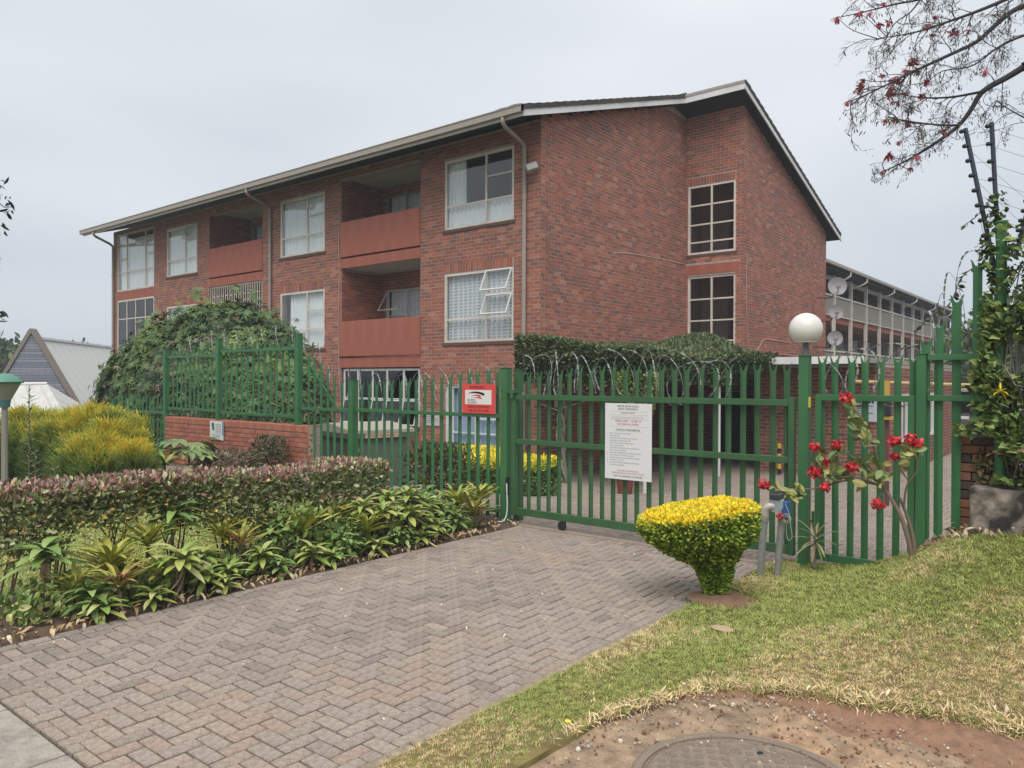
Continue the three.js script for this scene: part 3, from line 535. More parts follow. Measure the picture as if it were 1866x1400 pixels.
// ---------------------------------------------------------------- flat roofed wing beside the stairs, gallery block behind
{
  const t = thing('flat_roof_annex', 'low brick annex with a white roof edge, beside the tall gable behind the gate', 'annex');
  const b = []; courses(b, 'x', -17.6, -6.84, -4.08, -.55, () => 1.95, [], [], 1); courses(b, 'z', -4.08, -27, -17.6, -.55, () => 1.95, [[-20.4, -19.2, .2, 1.3], [-23.4, -22.2, .2, 1.3]], [], 1);
  mesh('wall', merge([bx(-6.84, -4.1, -1, 1.97, -17.8, -17.599), backing('z', -4.079, 0, 0, 0, [[-17.62, -1], [-17.62, 1.97], [-27, 1.97], [-27, -1]], [[-20.4, -19.2, .2, 1.3], [-23.4, -22.2, .2, 1.3]], .18)]), M.mortar, t);
  for (const z of [-20.4, -23.4]) { const g = bx(-4.16, -4.12, .2, 1.3, z, z + 1.2); mesh('pane', g, M.glassDark, t); mesh('frame', merge([bx(-4.13, -4.06, .2, 1.3, z, z + .06), bx(-4.13, -4.06, .2, 1.3, z + 1.14, z + 1.2), bx(-4.13, -4.065, .2, 1.3, z + .57, z + .63), bx(-4.13, -4.064, .2, .26, z + .06, z + 1.14), bx(-4.13, -4.064, 1.24, 1.3, z + .06, z + 1.14)]), M.white, t); }
  const old = brickTones.map(c => mat(c.map(v => v * .68), .9, { map: brickTex, bumpMap: T_bump, bumpScale: .0015 })); b.forEach(l => { l.c = l.c.map(v => v * .68); });
  b.sort((p, q) => p.rank - q.rank); b.splice(0, 240).forEach(l => { const o = mesh('brick', brickGeo, old[l.k], t); o.position.set(...l.p); o.rotation.set(l.e[0], l.e[1], l.e[2], 'YXZ'); o.scale.set(...l.s); }); instanced('brickwork', brickGeo, brickMat, b, t);
  mesh('roof', bx(-8.26, -4.23, 1.98, 2.1, -27.2, -16.4), M.darkTimber, t);
  mesh('fascia', bx(-6.1, -4.18, 1.965, 2.12, -16.398, -16.37), M.white, t);
  mesh('gutter', bx(-4.228, -4.12, 1.985, 2.09, -27.2, -16.41), M.creamGrey, t);
  mesh('downpipe', tube([[-4.4, 1.98, -23], [-4.4, 1.75, -23], [-4.15, 1.6, -23], [-4.05, 1.5, -23], [-4.05, -.4, -23]], .05, 30, 8), M.creamGrey, t);
}
{
  const t = thing('gallery_block', 'long gallery block with beige posts and railings receding behind the tall gable', 'building');
  const X = -11.48, Z0 = -28, Z1 = -72, zs = []; for (let z = -33.4; z > Z1; z -= 2.93) zs.push(z);
  mesh('wall', merge([bx(-14.2, -13.2, -1, 7.2, Z1, Z0), bx(-14, X - .2, -1, 7, Z1, Z1 + .2)]), mat([.24, .095, .07], .9, { map: rep(brickTex, 1.5) }), t);
  for (const y of [2.0, 4.72]) { mesh('slab', bx(-13.2, X - .03, y - .2, y + .02, Z1, Z0), mat([.46, .29, .22], .8), t); mesh('slab_edge', bx(X - .028, X, y - .19, y + .1, Z1, Z0), M.terracotta, t); }
  for (const z of zs) { mesh('post', bx(X - .02, X + .14, -.6, 6.85, z - .075, z + .075), M.cream, t); }
  const rail = [], pan = []; for (const y of [2.08, 4.8]) { rail.push(bx(X + .05, X + .12, y + .98, y + 1.06, Z1, Z0), bx(X + .05, X + .11, y + .02, y + .08, Z1, Z0)); }
  mesh('rail', merge(rail), M.cream, t);
  for (const y of [2.08, 4.8]) zs.forEach((z, i) => { if (i) { const g = []; for (let k = 0; k < 14; k++) { const a = z + .12 + k * .193; g.push(bx(X + .046, X + .07, y + .1, y + .97, a, a + .165)); } mesh('railing_panel', merge(g), mat([.33, .30, .25], .8), t); } });
  for (const y of [2.02, 4.74]) for (let i = 0; i < zs.length - 1; i++) { const z = zs[i] - 2; mesh('window', bx(-13.2, -13.15, y + .9, y + 2.0, z, z + 1.1), mat([.06, .06, .065], .35), t); mesh('window_frame', merge([bx(-13.19, -13.12, y + .84, y + .9, z - .05, z + 1.15), bx(-13.19, -13.12, y + 2, y + 2.06, z - .05, z + 1.15), bx(-13.19, -13.125, y + .9, y + 2, z - .05, z), bx(-13.19, -13.125, y + .9, y + 2, z + 1.1, z + 1.15)]), M.cream, t); mesh('door', bx(-13.2, -13.14, y, y + 2.05, z - 1.2, z - .4), mat([.10, .05, .035], .6), t); }
  mesh('eave_beam', bx(X - .1, X + .06, 6.56, 6.78, Z1, Z0), M.creamGrey, t); mesh('ceiling', bx(-13.2, -10.9, 6.86, 6.93, Z1, Z0), M.darkTimber, t);
  mesh('roof', prism([[-10.78, 6.98], [-10.78, 7.1], [-16, 8.7], [-16, 8.55]].reverse(), Z1 - .4, Z0, 'z'), M.darkTimber, t);
  mesh('gutter', bx(-10.78, -10.66, 7.0, 7.14, Z1 - .4, Z0), M.creamGrey, t);
  for (const z of [-39.6, -42.6, -48.5, -54.5, -60.5, -66.5]) mesh('downpipe', tube([[-10.72, 7.0, z], [-10.72, 6.8, z], [-11.1, 6.55, z + .3], [-11.36, 6.45, z + .4], [-11.37, 2, z + .4]], .05, 26, 6), M.cream, t);
}
// satellite dishes on arms from the rear gable
[[4.71, .30, -26.1, 'large upper satellite dish on the arm from the gable corner'], [3.86, .235, -26.0, 'middle satellite dish of the three beside the gable corner'], [3.0, .245, -25.9, 'lowest satellite dish of the three beside the gable, nearest the globe lamp']].forEach(([y, r, z, lb], i) => {
  const x = -7.5, t = thing('satellite_dish', 'grey ' + lb, 'satellite dish', [x, y, z], undefined, .55);
  const g = new THREE.LatheGeometry(Array.from({ length: 12 }, (_, k) => new THREE.Vector2(r * k / 11, .28 * r * (k / 11) ** 2)), 40).rotateX(Math.PI / 2); g.rotateX(-.12);
  mesh('reflector', g, mat([.36, .345, .35], .6, { side: THREE.DoubleSide, map: rep(T_soft, 1) }), t);
  mesh('feed_arm', merge([cyl([0, -r * .95, .06], [0, -r * .2, r * .95], .011, .011, 6), cyl([-.03, -r * .9, .06], [-.03, -r * .2, r * .95], .008, .008, 6)]), M.galv, t);
  mesh('feed_horn', merge([bx(-.05, .05, -r * .3, -r * .02, r * .8, r * .98), bx(-.085, -.045, -r * .34, -r * .1, r * .84, r * .95)]), mat([.2, .19, .19], .6), t);
  mesh('bracket', tube([[0, 0, -.02], [-.05, -.05, -.1], [-.1, -r * 1.05, -.12], [-.45, -r * 1.05, -.45], [-.5, -r * 1.05, -.52]], .02, 24, 6), mat([.10, .075, .07], .7), t);
});
{
  const t = thing('floodlight', 'small beige floodlight fixed near the top of the building corner', 'floodlight', [-10.16, 6.24, -13.2], undefined, .5);
  mesh('housing', place(rbx(-.13, .13, -.10, .10, -.045, .045, .012), [0, 0, .04], [-.5, 0, .35]), M.creamGrey, t);
  mesh('lens', place(bx(-.11, .11, -.08, .08, .046, .05), [0, 0, .04], [-.5, 0, .35]), mat([.5, .49, .45], .2), t);
  mesh('bracket', cyl([0, 0, 0], [0, -.02, -.14], .02, .02, 8), M.creamGrey, t);
}
// ---------------------------------------------------------------- steel fences and gates
const GZ = -6.63;
const paleCache = {};
function paleGeo(h) {                // steel pale bent along its middle, with a splayed two-pronged head
  const k = h.toFixed(2); if (paleCache[k]) return paleCache[k];
  const half = s => {
    const sh = new THREE.Shape([[0, 0], [.027, 0], [.027, h - .10], [.036, h - .03], [.043, h], [.030, h - .012], [.012, h - .055], [0, h - .066]].map(p => new THREE.Vector2(...p)));
    const g = ni(new THREE.ExtrudeGeometry(sh, { depth: .003, bevelEnabled: false })), p = g.attributes.position;
    for (let i = 0; i < p.count; i++) p.setZ(i, p.getZ(i) - p.getX(i) * .42);
    if (s < 0) { for (let i = 0; i < p.count; i += 3) { for (let j = 0; j < 3; j++) p.setX(i + j, -p.getX(i + j)); const a = [p.getX(i), p.getY(i), p.getZ(i)]; p.setXYZ(i, p.getX(i + 1), p.getY(i + 1), p.getZ(i + 1)); p.setXYZ(i + 1, ...a); } }
    g.computeVertexNormals(); return uvBox(g);
  };
  return paleCache[k] = merge([half(1), half(-1)]);
}
function post(t, x, y0, y1, z, w = .085, m = M.green) { mesh('post', merge([rbx(x - w / 2, x + w / 2, y0, y1, z - w / 2, z + w / 2, .005), rbx(x - w / 2 - .006, x + w / 2 + .006, y1, y1 + .008, z - w / 2 - .006, z + w / 2 + .006, .002)]), m, t); }
function rail(t, x0, x1, y, z, h = .045, d = .03, m = M.green) { mesh('rail', rbx(x0, x1, y - h / 2, y + h / 2, z - d / 2, z + d / 2, .003), m, t); }
function pales(t, x0, x1, n, z, y0, topFn, m = M.green) { for (let i = 0; i < n; i++) { const x = mix(x0, x1, n > 1 ? i / (n - 1) : 0), o = mesh('pale', paleGeo(Math.round((topFn(x) - y0) * 50) / 50), m, t); o.position.set(x + rr(-.003, .003), y0, z + rr(-.002, .002)); o.rotation.z = rr(-.008, .008); o.rotation.y = rr(-.06, .06); } }
{
  const a = thing('palisade_fence', 'tall green palisade fence standing on the low brick wall in front of the big shrub', 'fence');
  for (const [x, b, c] of [[-13.27, -.05, 2.12], [-11.52, .94, 2.25], [-9.36, -.05, 2.26]]) post(a, x, b, c, GZ);
  rail(a, -13.22, -11.56, 1.985, GZ); rail(a, -13.22, -11.56, 1.085, GZ); rail(a, -11.47, -9.41, 2.05, GZ); rail(a, -11.47, -9.41, 1.06, GZ);
  pales(a, -13.10, -11.66, 11, GZ - .03, .95, x => 2.13 + .03 * Math.sin(x * 5)); pales(a, -11.38, -9.5, 13, GZ - .03, .97, x => 2.2 - .0 * x);
  const a2 = thing('palisade_fence', 'end stretch of green palisade fence half buried under the big shrub behind the yellow bushes', 'fence');
  post(a2, -15.3, -.05, 1.2, GZ); rail(a2, -15.3, -13.32, 1.0, GZ); rail(a2, -15.3, -13.32, .25, GZ);
  pales(a2, -15.2, -13.4, 14, GZ - .03, .02, () => 1.3);
  const b = thing('palisade_fence', 'lower green palisade fence in front of the cabinet, left of the sliding gate', 'fence');
  post(b, -8.14, -.1, 1.59, GZ, .1); rail(b, -9.31, -8.2, 1.185, GZ); rail(b, -8.08, -5.52, 1.195, GZ); rail(b, -9.31, -8.2, .14, GZ); rail(b, -8.08, -5.52, .12, GZ);
  pales(b, -9.18, -8.28, 7, GZ - .03, .03, x => mix(2.0, 1.60, sstep(-9.2, -8.35, x))); pales(b, -8.0, -5.62, 17, GZ - .03, .03, x => mix(1.57, 1.75, clamp((x + 8) / 2.3, 0, 1)));
  const st = thing('fence_strut', 'diagonal green steel strut from the tall fence post down to the lower fence rail', 'strut', [0, 0, 0]);
  mesh('strut', bx(-.02, .02, 0, 1.0, -.015, .015).applyMatrix4(new THREE.Matrix4().makeRotationZ(.80)).translate(-8.6, 1.15, GZ - .12), M.green, st);
}
{ // sliding gate
  const g = thing('sliding_gate', 'wide green steel sliding gate across the driveway carrying the white notice board', 'gate');
  const x0 = -5.37, x1 = -2.24;
  mesh('stile', rbx(x0, x0 + .06, .10, 1.50, GZ - .03, GZ + .03, .004), M.greenOld, g); mesh('stile', rbx(x1 - .05, x1, .10, 1.46, GZ - .03, GZ + .03, .004), M.greenOld, g);
  for (const [y, h] of [[1.415, .055], [.92, .055], [.145, .075]]) rail(g, x0 + .062, x1 - .052, y, GZ + .004, h, .045, M.greenOld);
  pales(g, -5.18, -2.32, 22, GZ - .045, .12, x => 1.70 + .06 * sstep(-5, -4.4, x), M.greenOld);
  for (const x of [-4.68, -2.75]) { mesh('wheel', new THREE.CylinderGeometry(.05, .05, .022, 20).rotateX(Math.PI / 2).translate(x, .058, GZ + .01), M.black, g); mesh('wheel_bracket', bx(x - .03, x + .03, .05, .12, GZ - .022, GZ - .012), M.greenOld, g); }
  mesh('catch_plate', merge([bx(x0 - .04, x0 + .09, 1.46, 1.475, GZ - .04, GZ + .05), bx(x0 + .01, x0 + .05, 1.40, 1.46, GZ + .035, GZ + .06)]), M.greenOld, g);
  const pl = thing('gate_post', 'green square gate post at the left end of the sliding gate', 'post'); post(pl, -5.465, -.05, 1.735, GZ, .095);
  mesh('lock_box', bx(-5.42, -5.39, .32, .52, GZ + .03, GZ + .062), M.black, pl);
  const p2 = thing('gate_post', 'second green steel post close behind the left gate post', 'post'); post(p2, -5.45, -.05, 1.72, GZ - .21, .085, M.greenOld);
  const cab = thing('conduit', 'thin white conduit bend at the foot of the left gate post', 'conduit'); mesh('pipe', tube([[-5.40, .45, GZ + .062], [-5.40, .1, GZ + .065], [-5.42, .03, GZ + .1], [-5.47, .022, GZ + .13]], .008, 20, 6), M.white, cab);
  const pr = thing('gate_post', 'green square gate post under the white globe lamp', 'post'); post(pr, -2.16, -.05, 1.815, GZ, .085);
  const lamp = thing('globe_lamp', 'white globe lamp on a short grey pipe on top of the gate post', 'lamp', [-2.155, 1.823, GZ]);
  mesh('pipe', cyl([0, 0, 0], [0, .115, 0], .024, .024, 14), mat([.16, .155, .155], .6), lamp);
  mesh('globe', new THREE.LatheGeometry(Array.from({ length: 26 }, (_, i) => { const a = mix(-.89, Math.PI / 2, i / 25) ; return new THREE.Vector2(Math.max(.0001, .138 * Math.cos(a)), .222 + .138 * Math.sin(a)); }), 40), new THREE.MeshPhysicalMaterial({ color: lin(.74, .72, .66), roughness: .38, clearcoat: .25, clearcoatRoughness: .35 }), lamp);
  mesh('collar', cyl([0, .108, 0], [0, .118, 0], .09, .09, 30), mat([.5, .48, .44], .5), lamp);
}
{ // pedestrian gate, its right post and the stepped fence
  const g = thing('pedestrian_gate', 'narrow green pedestrian gate between the lamp post and the taller right post', 'gate');
  mesh('stile', rbx(-2.07, -2.02, .10, 1.49, GZ - .02, GZ + .02, .004), M.green, g); mesh('stile', rbx(-1.36, -1.31, .12, 1.49, GZ - .02, GZ + .02, .004), M.green, g);
  rail(g, -2.02, -1.36, 1.465, GZ + .002, .05, .036); rail(g, -2.02, -1.36, .125, GZ + .002, .06, .036);
  pales(g, -2.03, -1.345, 7, GZ - .035, .1, () => 1.81);
  mesh('hinge', merge([cyl([-2.085, .9, GZ + .01], [-2.085, 1.0, GZ + .01], .012, .012, 8), cyl([-2.085, .4, GZ + .01], [-2.085, .5, GZ + .01], .012, .012, 8)]), M.greenOld, g);
  mesh('tag', bx(-2.115, -2.095, 1.38, 1.47, GZ + .045, GZ + .05), mat([.5, .42, .05], .5), g);
  const p = thing('gate_post', 'green square post on the right side of the pedestrian gate', 'post'); post(p, -1.265, .05, 1.815, GZ, .07);
  const f = thing('palisade_fence', 'stepped green palisade fence rising into the creeper at the right', 'fence');
  rail(f, -1.225, -.76, 1.79, GZ); rail(f, -1.225, -.62, 1.475, GZ); rail(f, -1.225, -1.12, .28, GZ, .03);
  [[-1.245, .2, 1.95, .06], [-1.155, .2, 2.08, 0], [-1.035, .44, 2.27, 0], [-.90, 1.28, 2.53, 0]].forEach(([x, a, b, s]) => { const o = mesh('pale', paleGeo(b - a), M.green, f); o.position.set(x, a, GZ - .03); o.scale.x = 1.15; });
  const tp = thing('fence_post', 'tall round topped green steel post rising out of the creeper', 'post'); mesh('post', merge([cyl([-.745, .9, GZ], [-.745, 2.77, GZ], .036, .036, 16), cyl([-.745, 2.77, GZ], [-.745, 2.785, GZ], .043, .043, 16)]), M.green, tp);
  mesh('rail', rbx(-.7, -.3, 1.1, 1.16, GZ - .03, GZ + .0, .004), M.green, tp);
}
function insulatorPost(lb, a, b, n, side) {
  const t = thing('electric_fence_post', lb, 'fence post'); mesh('rod', cyl(a, b, .016, .016, 8), mat([.028, .035, .055], .5), t);
  const pts = []; for (let i = 0; i < n; i++) { const k = .12 + .86 * i / (n - 1), q = [mix(a[0], b[0], k) + side * .026, mix(a[1], b[1], k), mix(a[2], b[2], k) + .012]; pts.push(q); mesh('insulator', merge([new THREE.SphereGeometry(.017, 10, 8).translate(...q), cyl([q[0] - side * .03, q[1], q[2]], [q[0] + side * .016, q[1], q[2]], .010, .010, 6)]), M.black, t); }
  return pts;
}
{
  const A = insulatorPost('dark leaning electric fence post with insulators, leftmost above the creeper', [-.79, 2.45, GZ - .02], [-.985, 3.52, GZ - .02], 9, -1);
  insulatorPost('dark nearly upright electric fence post next to the tall green post', [-.755, 2.3, GZ - .06], [-.82, 3.54, GZ - .06], 9, -1);
  const C = insulatorPost('dark electric fence post leaning right at the picture edge', [-.69, 2.55, GZ - .3], [-.58, 3.05, GZ - .3], 7, -1);
  const B = Array.from({ length: 9 }, (_, i) => [-.82 - .06 * i / 8 * 0 - .045, 2.45 + 1.07 * i / 8, GZ - .05]);
  const w = []; for (let i = 2; i < 9; i++) { w.push(tube([A[i], [mix(A[i][0], B[i][0], .5), mix(A[i][1], B[i][1], .5) - .01, GZ - .03], B[i]], .0016, 6, 4)); w.push(tube([B[i], [-.1, B[i][1] - .28, GZ - .8], [.9, B[i][1] - .5, GZ - 2.2]], .0016, 8, 4)); if (i % 2) w.push(tube([A[i], [-.6, A[i][1] - .35, GZ - 1], [0, A[i][1] - .8, GZ - 2]], .0016, 8, 4)); }
  const t = thing('fence_wires', 'thin electric fence wires strung between the dark insulator posts', 'fence wire'); mesh('wire', merge(w), M.wire, t);
}
// ---- razor wire
function razor(lb, axisPts, R, turns, o = {}) {
  const c = new THREE.CatmullRomCurve3(axisPts.map(p => V(...p))), pts = [], N = turns * 26, r = rng(o.seed ?? 3);
  const wob = Array.from({ length: turns + 2 }, () => [.75 + .45 * r(), (r() - .5) * .9, (r() - .5) * .16, .3 + 1.1 * r(), (r() - .5) * .07]);
  for (let i = 0; i <= N; i++) {
    const k = i / N, a = k * turns * 2 * Math.PI + (o.ph ?? 0), ti = Math.floor(k * turns), f = k * turns - ti, m = q => mix(wob[ti][q], wob[ti + 1][q], f), p = c.getPointAt(k), d = c.getTangentAt(k);
    const sway = (o.lean ?? .6) * m(3) * Math.sin(a + m(1)) * R;
    pts.push(V(p.x + d.x * sway + m(2), p.y + m(4) + R * m(0) * Math.cos(a), p.z + R * (o.flat ?? .55) * Math.sin(a) + d.z * sway));
  }
  const t = thing('razor_wire', lb, 'razor wire'), cv = new THREE.CatmullRomCurve3(pts);
  mesh('wire', ni(new THREE.TubeGeometry(cv, N * 2, .0022, 4)), M.wire, t);
  const bl = polyGeo([[-.017, .007, 0], [-.005, .002, 0], [0, .006, .001], [.005, .002, 0], [.017, .007, 0], [.017, -.007, 0], [.005, -.002, 0], [0, -.006, .001], [-.005, -.002, 0], [-.017, -.007, 0]], [[0, 1, 2, 3, 4, 5, 6, 7, 8, 9]]);
  const list = [], L = cv.getLength(), n = Math.floor(L / .062); for (let i = 0; i < n; i++) { const p = cv.getPointAt(i / n), d = cv.getTangentAt(i / n), q = new THREE.Quaternion().setFromUnitVectors(V(1, 0, 0), d); q.multiply(new THREE.Quaternion().setFromAxisAngle(V(1, 0, 0), r() * 3)); list.push({ p: [p.x, p.y, p.z], q, s: 1.25 }); }
  instanced('barb', bl, mat([.4, .4, .4], .6, { metalness: .2, side: THREE.DoubleSide }), list, t);
}
razor('coil of razor wire looping along the top of the sliding gate', [[-5.3, 1.66, GZ - .14], [-4.4, 1.68, GZ - .14], [-3.6, 1.65, GZ - .14], [-2.85, 1.60, GZ - .14]], .235, 13, { seed: 5, lean: .9 });
razor('coil of razor wire behind the lower fence left of the sliding gate', [[-8.9, 1.6, GZ - .16], [-7.6, 1.46, GZ - .16], [-6.6, 1.5, GZ - .16], [-5.6, 1.52, GZ - .16]], .24, 13, { seed: 8, lean: .8 });
razor('razor wire hidden in the shrub leaves on top of the tall fence', [[-13, 2.1, GZ - .1], [-11.5, 2.2, GZ - .1], [-10, 2.22, GZ - .12], [-9.3, 2.0, GZ - .14], [-8.8, 1.72, GZ - .16]], .19, 12, { seed: 9, lean: .7 });
razor('loose coil of razor wire behind the pedestrian gate', [[-2.2, 1.68, GZ - .16], [-1.8, 1.66, GZ - .16], [-1.35, 1.68, GZ - .16]], .26, 4, { seed: 12, lean: .9, ph: 1 });
razor('rusty loops of razor wire above the stepped fence at the right', [[-1.28, 1.95, GZ - .16], [-1.0, 2.3, GZ - .16], [-.8, 2.5, GZ - .14]], .24, 4, { seed: 16, lean: .5, ph: .6 });
// ---------------------------------------------------------------- signs
function sign(w, h, fn, px = 512) {
  const cw = px, ch = Math.round(px * h / w), cv = document.createElement('canvas'); cv.width = cw; cv.height = ch; const c = cv.getContext('2d'); fn(c, cw, ch);
  const t = new THREE.CanvasTexture(cv); t.colorSpace = THREE.SRGBColorSpace; return t;
}
function board(name, lb, cat, x0, x1, y0, y1, z, t, o = {}) {
  const g = thing(name, lb, cat, [(x0 + x1) / 2, (y0 + y1) / 2, z], undefined, 0), w = x1 - x0, h = y1 - y0;
  mesh('board', bx(-w / 2, w / 2, -h / 2, h / 2, -.006, -.0005), o.back ?? M.white, g);
  mesh('print', new THREE.PlaneGeometry(w - .002, h - .002), new THREE.MeshStandardMaterial({ map: t, roughness: .45, color: lin(.85, .85, .85) }), g);
  if (o.roll) g.rotation.z = o.roll; return g;
}
function fitText(c, s, x, y, size, maxw, col, weight = 'bold', align = 'center') { c.fillStyle = col; c.textAlign = align; c.font = `${weight} ${size}px sans-serif`; const m = c.measureText(s).width; if (m > maxw) c.font = `${weight} ${size * maxw / m}px sans-serif`; c.fillText(s, x, y); }
board('warning_sign', 'red armed response warning sign with a swoosh emblem, left of the gate', 'sign', -6.11, -5.60, 1.215, 1.555, GZ + .03, sign(.51, .34, (c, w, h) => {
  c.fillStyle = '#e8504a'; c.fillRect(0, 0, w, h); fitText(c, 'WARNING !', w * .47, h * .155, h * .13, w * .6, '#54080e');
  c.fillStyle = '#f1ecea'; c.fillRect(w * .09, h * .20, w * .8, h * .49);
  const sw = (pts, col) => { c.fillStyle = col; c.beginPath(); c.moveTo(w * pts[0], h * pts[1]); for (let i = 2; i < pts.length; i += 4) c.quadraticCurveTo(w * pts[i], h * pts[i + 1], w * pts[i + 2], h * pts[i + 3]); c.closePath(); c.fill(); };
  sw([.17, .33, .36, .19, .66, .30, .70, .33, .66, .40, .44, .27, .17, .33], '#1c1a20'); sw([.27, .42, .44, .31, .58, .40, .60, .44, .50, .43, .46, .37, .27, .42], '#c8302f'); sw([.30, .49, .46, .40, .60, .46, .62, .52, .54, .50, .44, .45, .30, .49], '#d8554e');
  sw([.52, .47, .68, .36, .80, .52, .84, .60, .80, .67, .80, .60, .64, .58, .52, .47], '#17161c');
  fitText(c, 'HI-TECH', w * .28, h * .58, h * .095, w * .3, '#2a2026'); fitText(c, 'SECURITY', w * .31, h * .67, h * .095, w * .36, '#2a2026');
  fitText(c, 'ARMED RESPONSE', w * .5, h * .82, h * .115, w * .86, '#54080e'); fitText(c, 'Tel: 013 751 3165', w * .5, h * .95, h * .115, w * .84, '#54080e');
}), { back: mat([.6, .12, .1], .5) });
const rules = ['Pets - including cats and dogs', 'Illegal parking', '(Each flat on this property only has one', 'parking bay allocated per flat)', 'Open fires / braais on balconies or', 'communal property', 'Unsupervised children are not allowed on', 'the communal property', 'Swearing and aggressive and bad behaviour', 'Use of alcohol in communal areas', 'Hanging washing over balconies and walls', 'Littering in any form', 'Any noise between 22h00 and 07h00 and', 'no noise on Sundays'];
board('notice_board', 'white rules notice board with red and grey lettering, wired to the sliding gate', 'notice board', -4.135, -3.605, .615, 1.375, GZ + .035, sign(.53, .76, (c, w, h) => {
  c.fillStyle = '#efeeec'; c.fillRect(0, 0, w, h); const g = '#45434c', r = '#b8485a';
  fitText(c, 'WHITE RIVER ACRES', w / 2, h * .05, h * .034, w * .7, g); fitText(c, 'BODY CORPORATE', w / 2, h * .087, h * .034, w * .7, g);
  const ln = (y, t = 2) => { c.fillStyle = '#77757c'; c.fillRect(w * .08, h * y, w * .84, t); };
  ln(.108); fitText(c, 'CONDUCT RULES', w / 2, h * .135, h * .027, w * .5, r); ln(.148); ln(.163, 1); for (const y of [.176, .194]) for (let x = .14; x < .84; x += .05) { c.fillStyle = '#b6acb4'; c.fillRect(w * x, h * y, w * .036, h * .009); } ln(.212);
  fitText(c, 'SPEED LIMIT – 15 KM / H', w / 2, h * .245, h * .034, w * .66, r); fitText(c, 'NO TAXIS ALLOWED', w / 2, h * .285, h * .034, w * .6, r); ln(.303);
  fitText(c, 'STRICTLY PROHIBITED', w / 2, h * .36, h * .034, w * .6, g); c.fillStyle = '#77757c'; c.fillRect(w * .2, h * .367, w * .6, 2);
  let n = 0; rules.forEach((s, i) => { const num = ![2, 3, 5, 7, 13].includes(i); if (num) { n++; fitText(c, n + '.', w * .05, h * (.405 + i * .032), h * .024, w * .1, '#34323a', 'normal', 'left'); } fitText(c, s, w * .1, h * (.405 + i * .032), h * .024, w * .86, '#34323a', 'normal', 'left'); });
  fitText(c, 'FINES WILL BE ISSUED WITH', w / 2, h * .895, h * .024, w * .8, r); fitText(c, 'TRANSGRESSION OF THE CONDUCT RULES', w / 2, h * .925, h * .024, w * .9, r); ln(.94); fitText(c, 'RIGHT OF ADMISSION IS RESERVED', w / 2, h * .968, h * .026, w * .84, '#34323a');
}, 720));
board('notice_sign', 'small white notice fixed on the low brick wall under the tall fence', 'sign', -11.65, -11.24, .62, .925, -6.545, sign(.41, .305, (c, w, h) => { c.fillStyle = '#e4e8e4'; c.fillRect(0, 0, w, h); c.fillStyle = '#3b5a78'; c.beginPath(); c.moveTo(w * .12, h * .12); c.lineTo(w * .3, h * .08); c.lineTo(w * .34, h * .5); c.lineTo(w * .2, h * .5); c.fill(); c.fillStyle = '#4d86b0'; c.fillRect(w * .92, 0, w * .08, h * .75); c.fillStyle = '#7f9a5a'; c.beginPath(); c.moveTo(0, h); c.lineTo(0, h * .85); c.quadraticCurveTo(w * .4, h * .9, w * .9, h); c.fill(); c.fillStyle = '#8d9296'; for (let i = 0; i < 6; i++) c.fillRect(w * (.4 + .03 * (i % 2)), h * (.16 + .09 * i), w * .42, h * .035); for (let i = 0; i < 3; i++) c.fillRect(w * .2, h * (.72 + .07 * i), w * .56, h * .03); }));
board('notice_sign', 'small white lettered notice on the building wall beside the blue curtained door', 'sign', -13.57, -13.08, .48, .84, FZ + .02, sign(.49, .36, (c, w, h) => { c.fillStyle = '#dcdcda'; c.fillRect(0, 0, w, h); c.fillStyle = '#8a8a8c'; for (let i = 0; i < 6; i++) c.fillRect(w * .1, h * (.12 + .13 * i), w * (.8 - .1 * (i % 3)), h * .05); }, 256));
board('notice_sign', 'white notice board on the annex wall seen through the pedestrian gate', 'sign', -4.78, -4.18, .74, 1.2, -17.55, sign(.6, .46, (c, w, h) => { c.fillStyle = '#d3dae2'; c.fillRect(0, 0, w, h); c.fillStyle = '#33363c'; for (let i = 0; i < 7; i++) c.fillRect(w * (.12 + .11 * i), h * .04, w * .08, h * .11); c.fillStyle = '#4c525a'; for (let i = 0; i < 6; i++) c.fillRect(w * .12, h * (.26 + .11 * i), w * (.72 - .16 * (i % 3)), h * .04); }, 256));
// ---------------------------------------------------------------- low brick wall, pier, block
function brickPile(t, x0, x1, y0, rows, zf, o = {}) {          // single bricks with recessed joints, facing +z
  const run = .182, h = .061, lim = []; rnd = rng(o.seed ?? 41);
  for (let r = 0; r < rows; r++) { const y = y0 + r * (h + .0085) + h / 2; for (let x = x0 - (r % 2 ? run / 2 : 0); x < x1; x += run) { const a = Math.max(x + .004, x0), b = Math.min(x + run - .004, x1); if (b - a > .03) lim.push([a, b, y, h, zf]); } }
  for (const [a, b, y, hh, z] of lim) { const k = o.tone ? o.tone() : [0, 1, 2, 8, 0, 4, 5, 3][Math.floor(rnd() * 8)]; const m = mesh('brick', brickRound, (o.mats ?? brickMats)[k], t); m.scale.set((b - a) / .222, hh / .075, 1); m.position.set((a + b) / 2, y, z - .045 + rr(-.003, .003)); m.rotation.y = rr(-.012, .012); m.rotation.z = rr(-.006, .006); }
}
{
  const t = thing('brick_wall', 'low face brick garden wall carrying the tall green fence', 'wall');
  mesh('core', bx(-13.2, -9.06, -.1, .925, -6.80, -6.585), M.mortar, t);
  brickPile(t, -13.2, -9.06, .14, 10, -6.57);
  const soldier = brickRound; for (let x = -13.19; x < -9.1; x += .07) { const m = mesh('brick', brickRound, brickMats[[2, 8, 0, 2, 0, 1][Math.floor(rnd() * 6)]], t); m.scale.set(.065 / .222, .10 / .075, 2.5); m.position.set(x + .035, .89 + rr(-.003, .003), -6.68); }
}
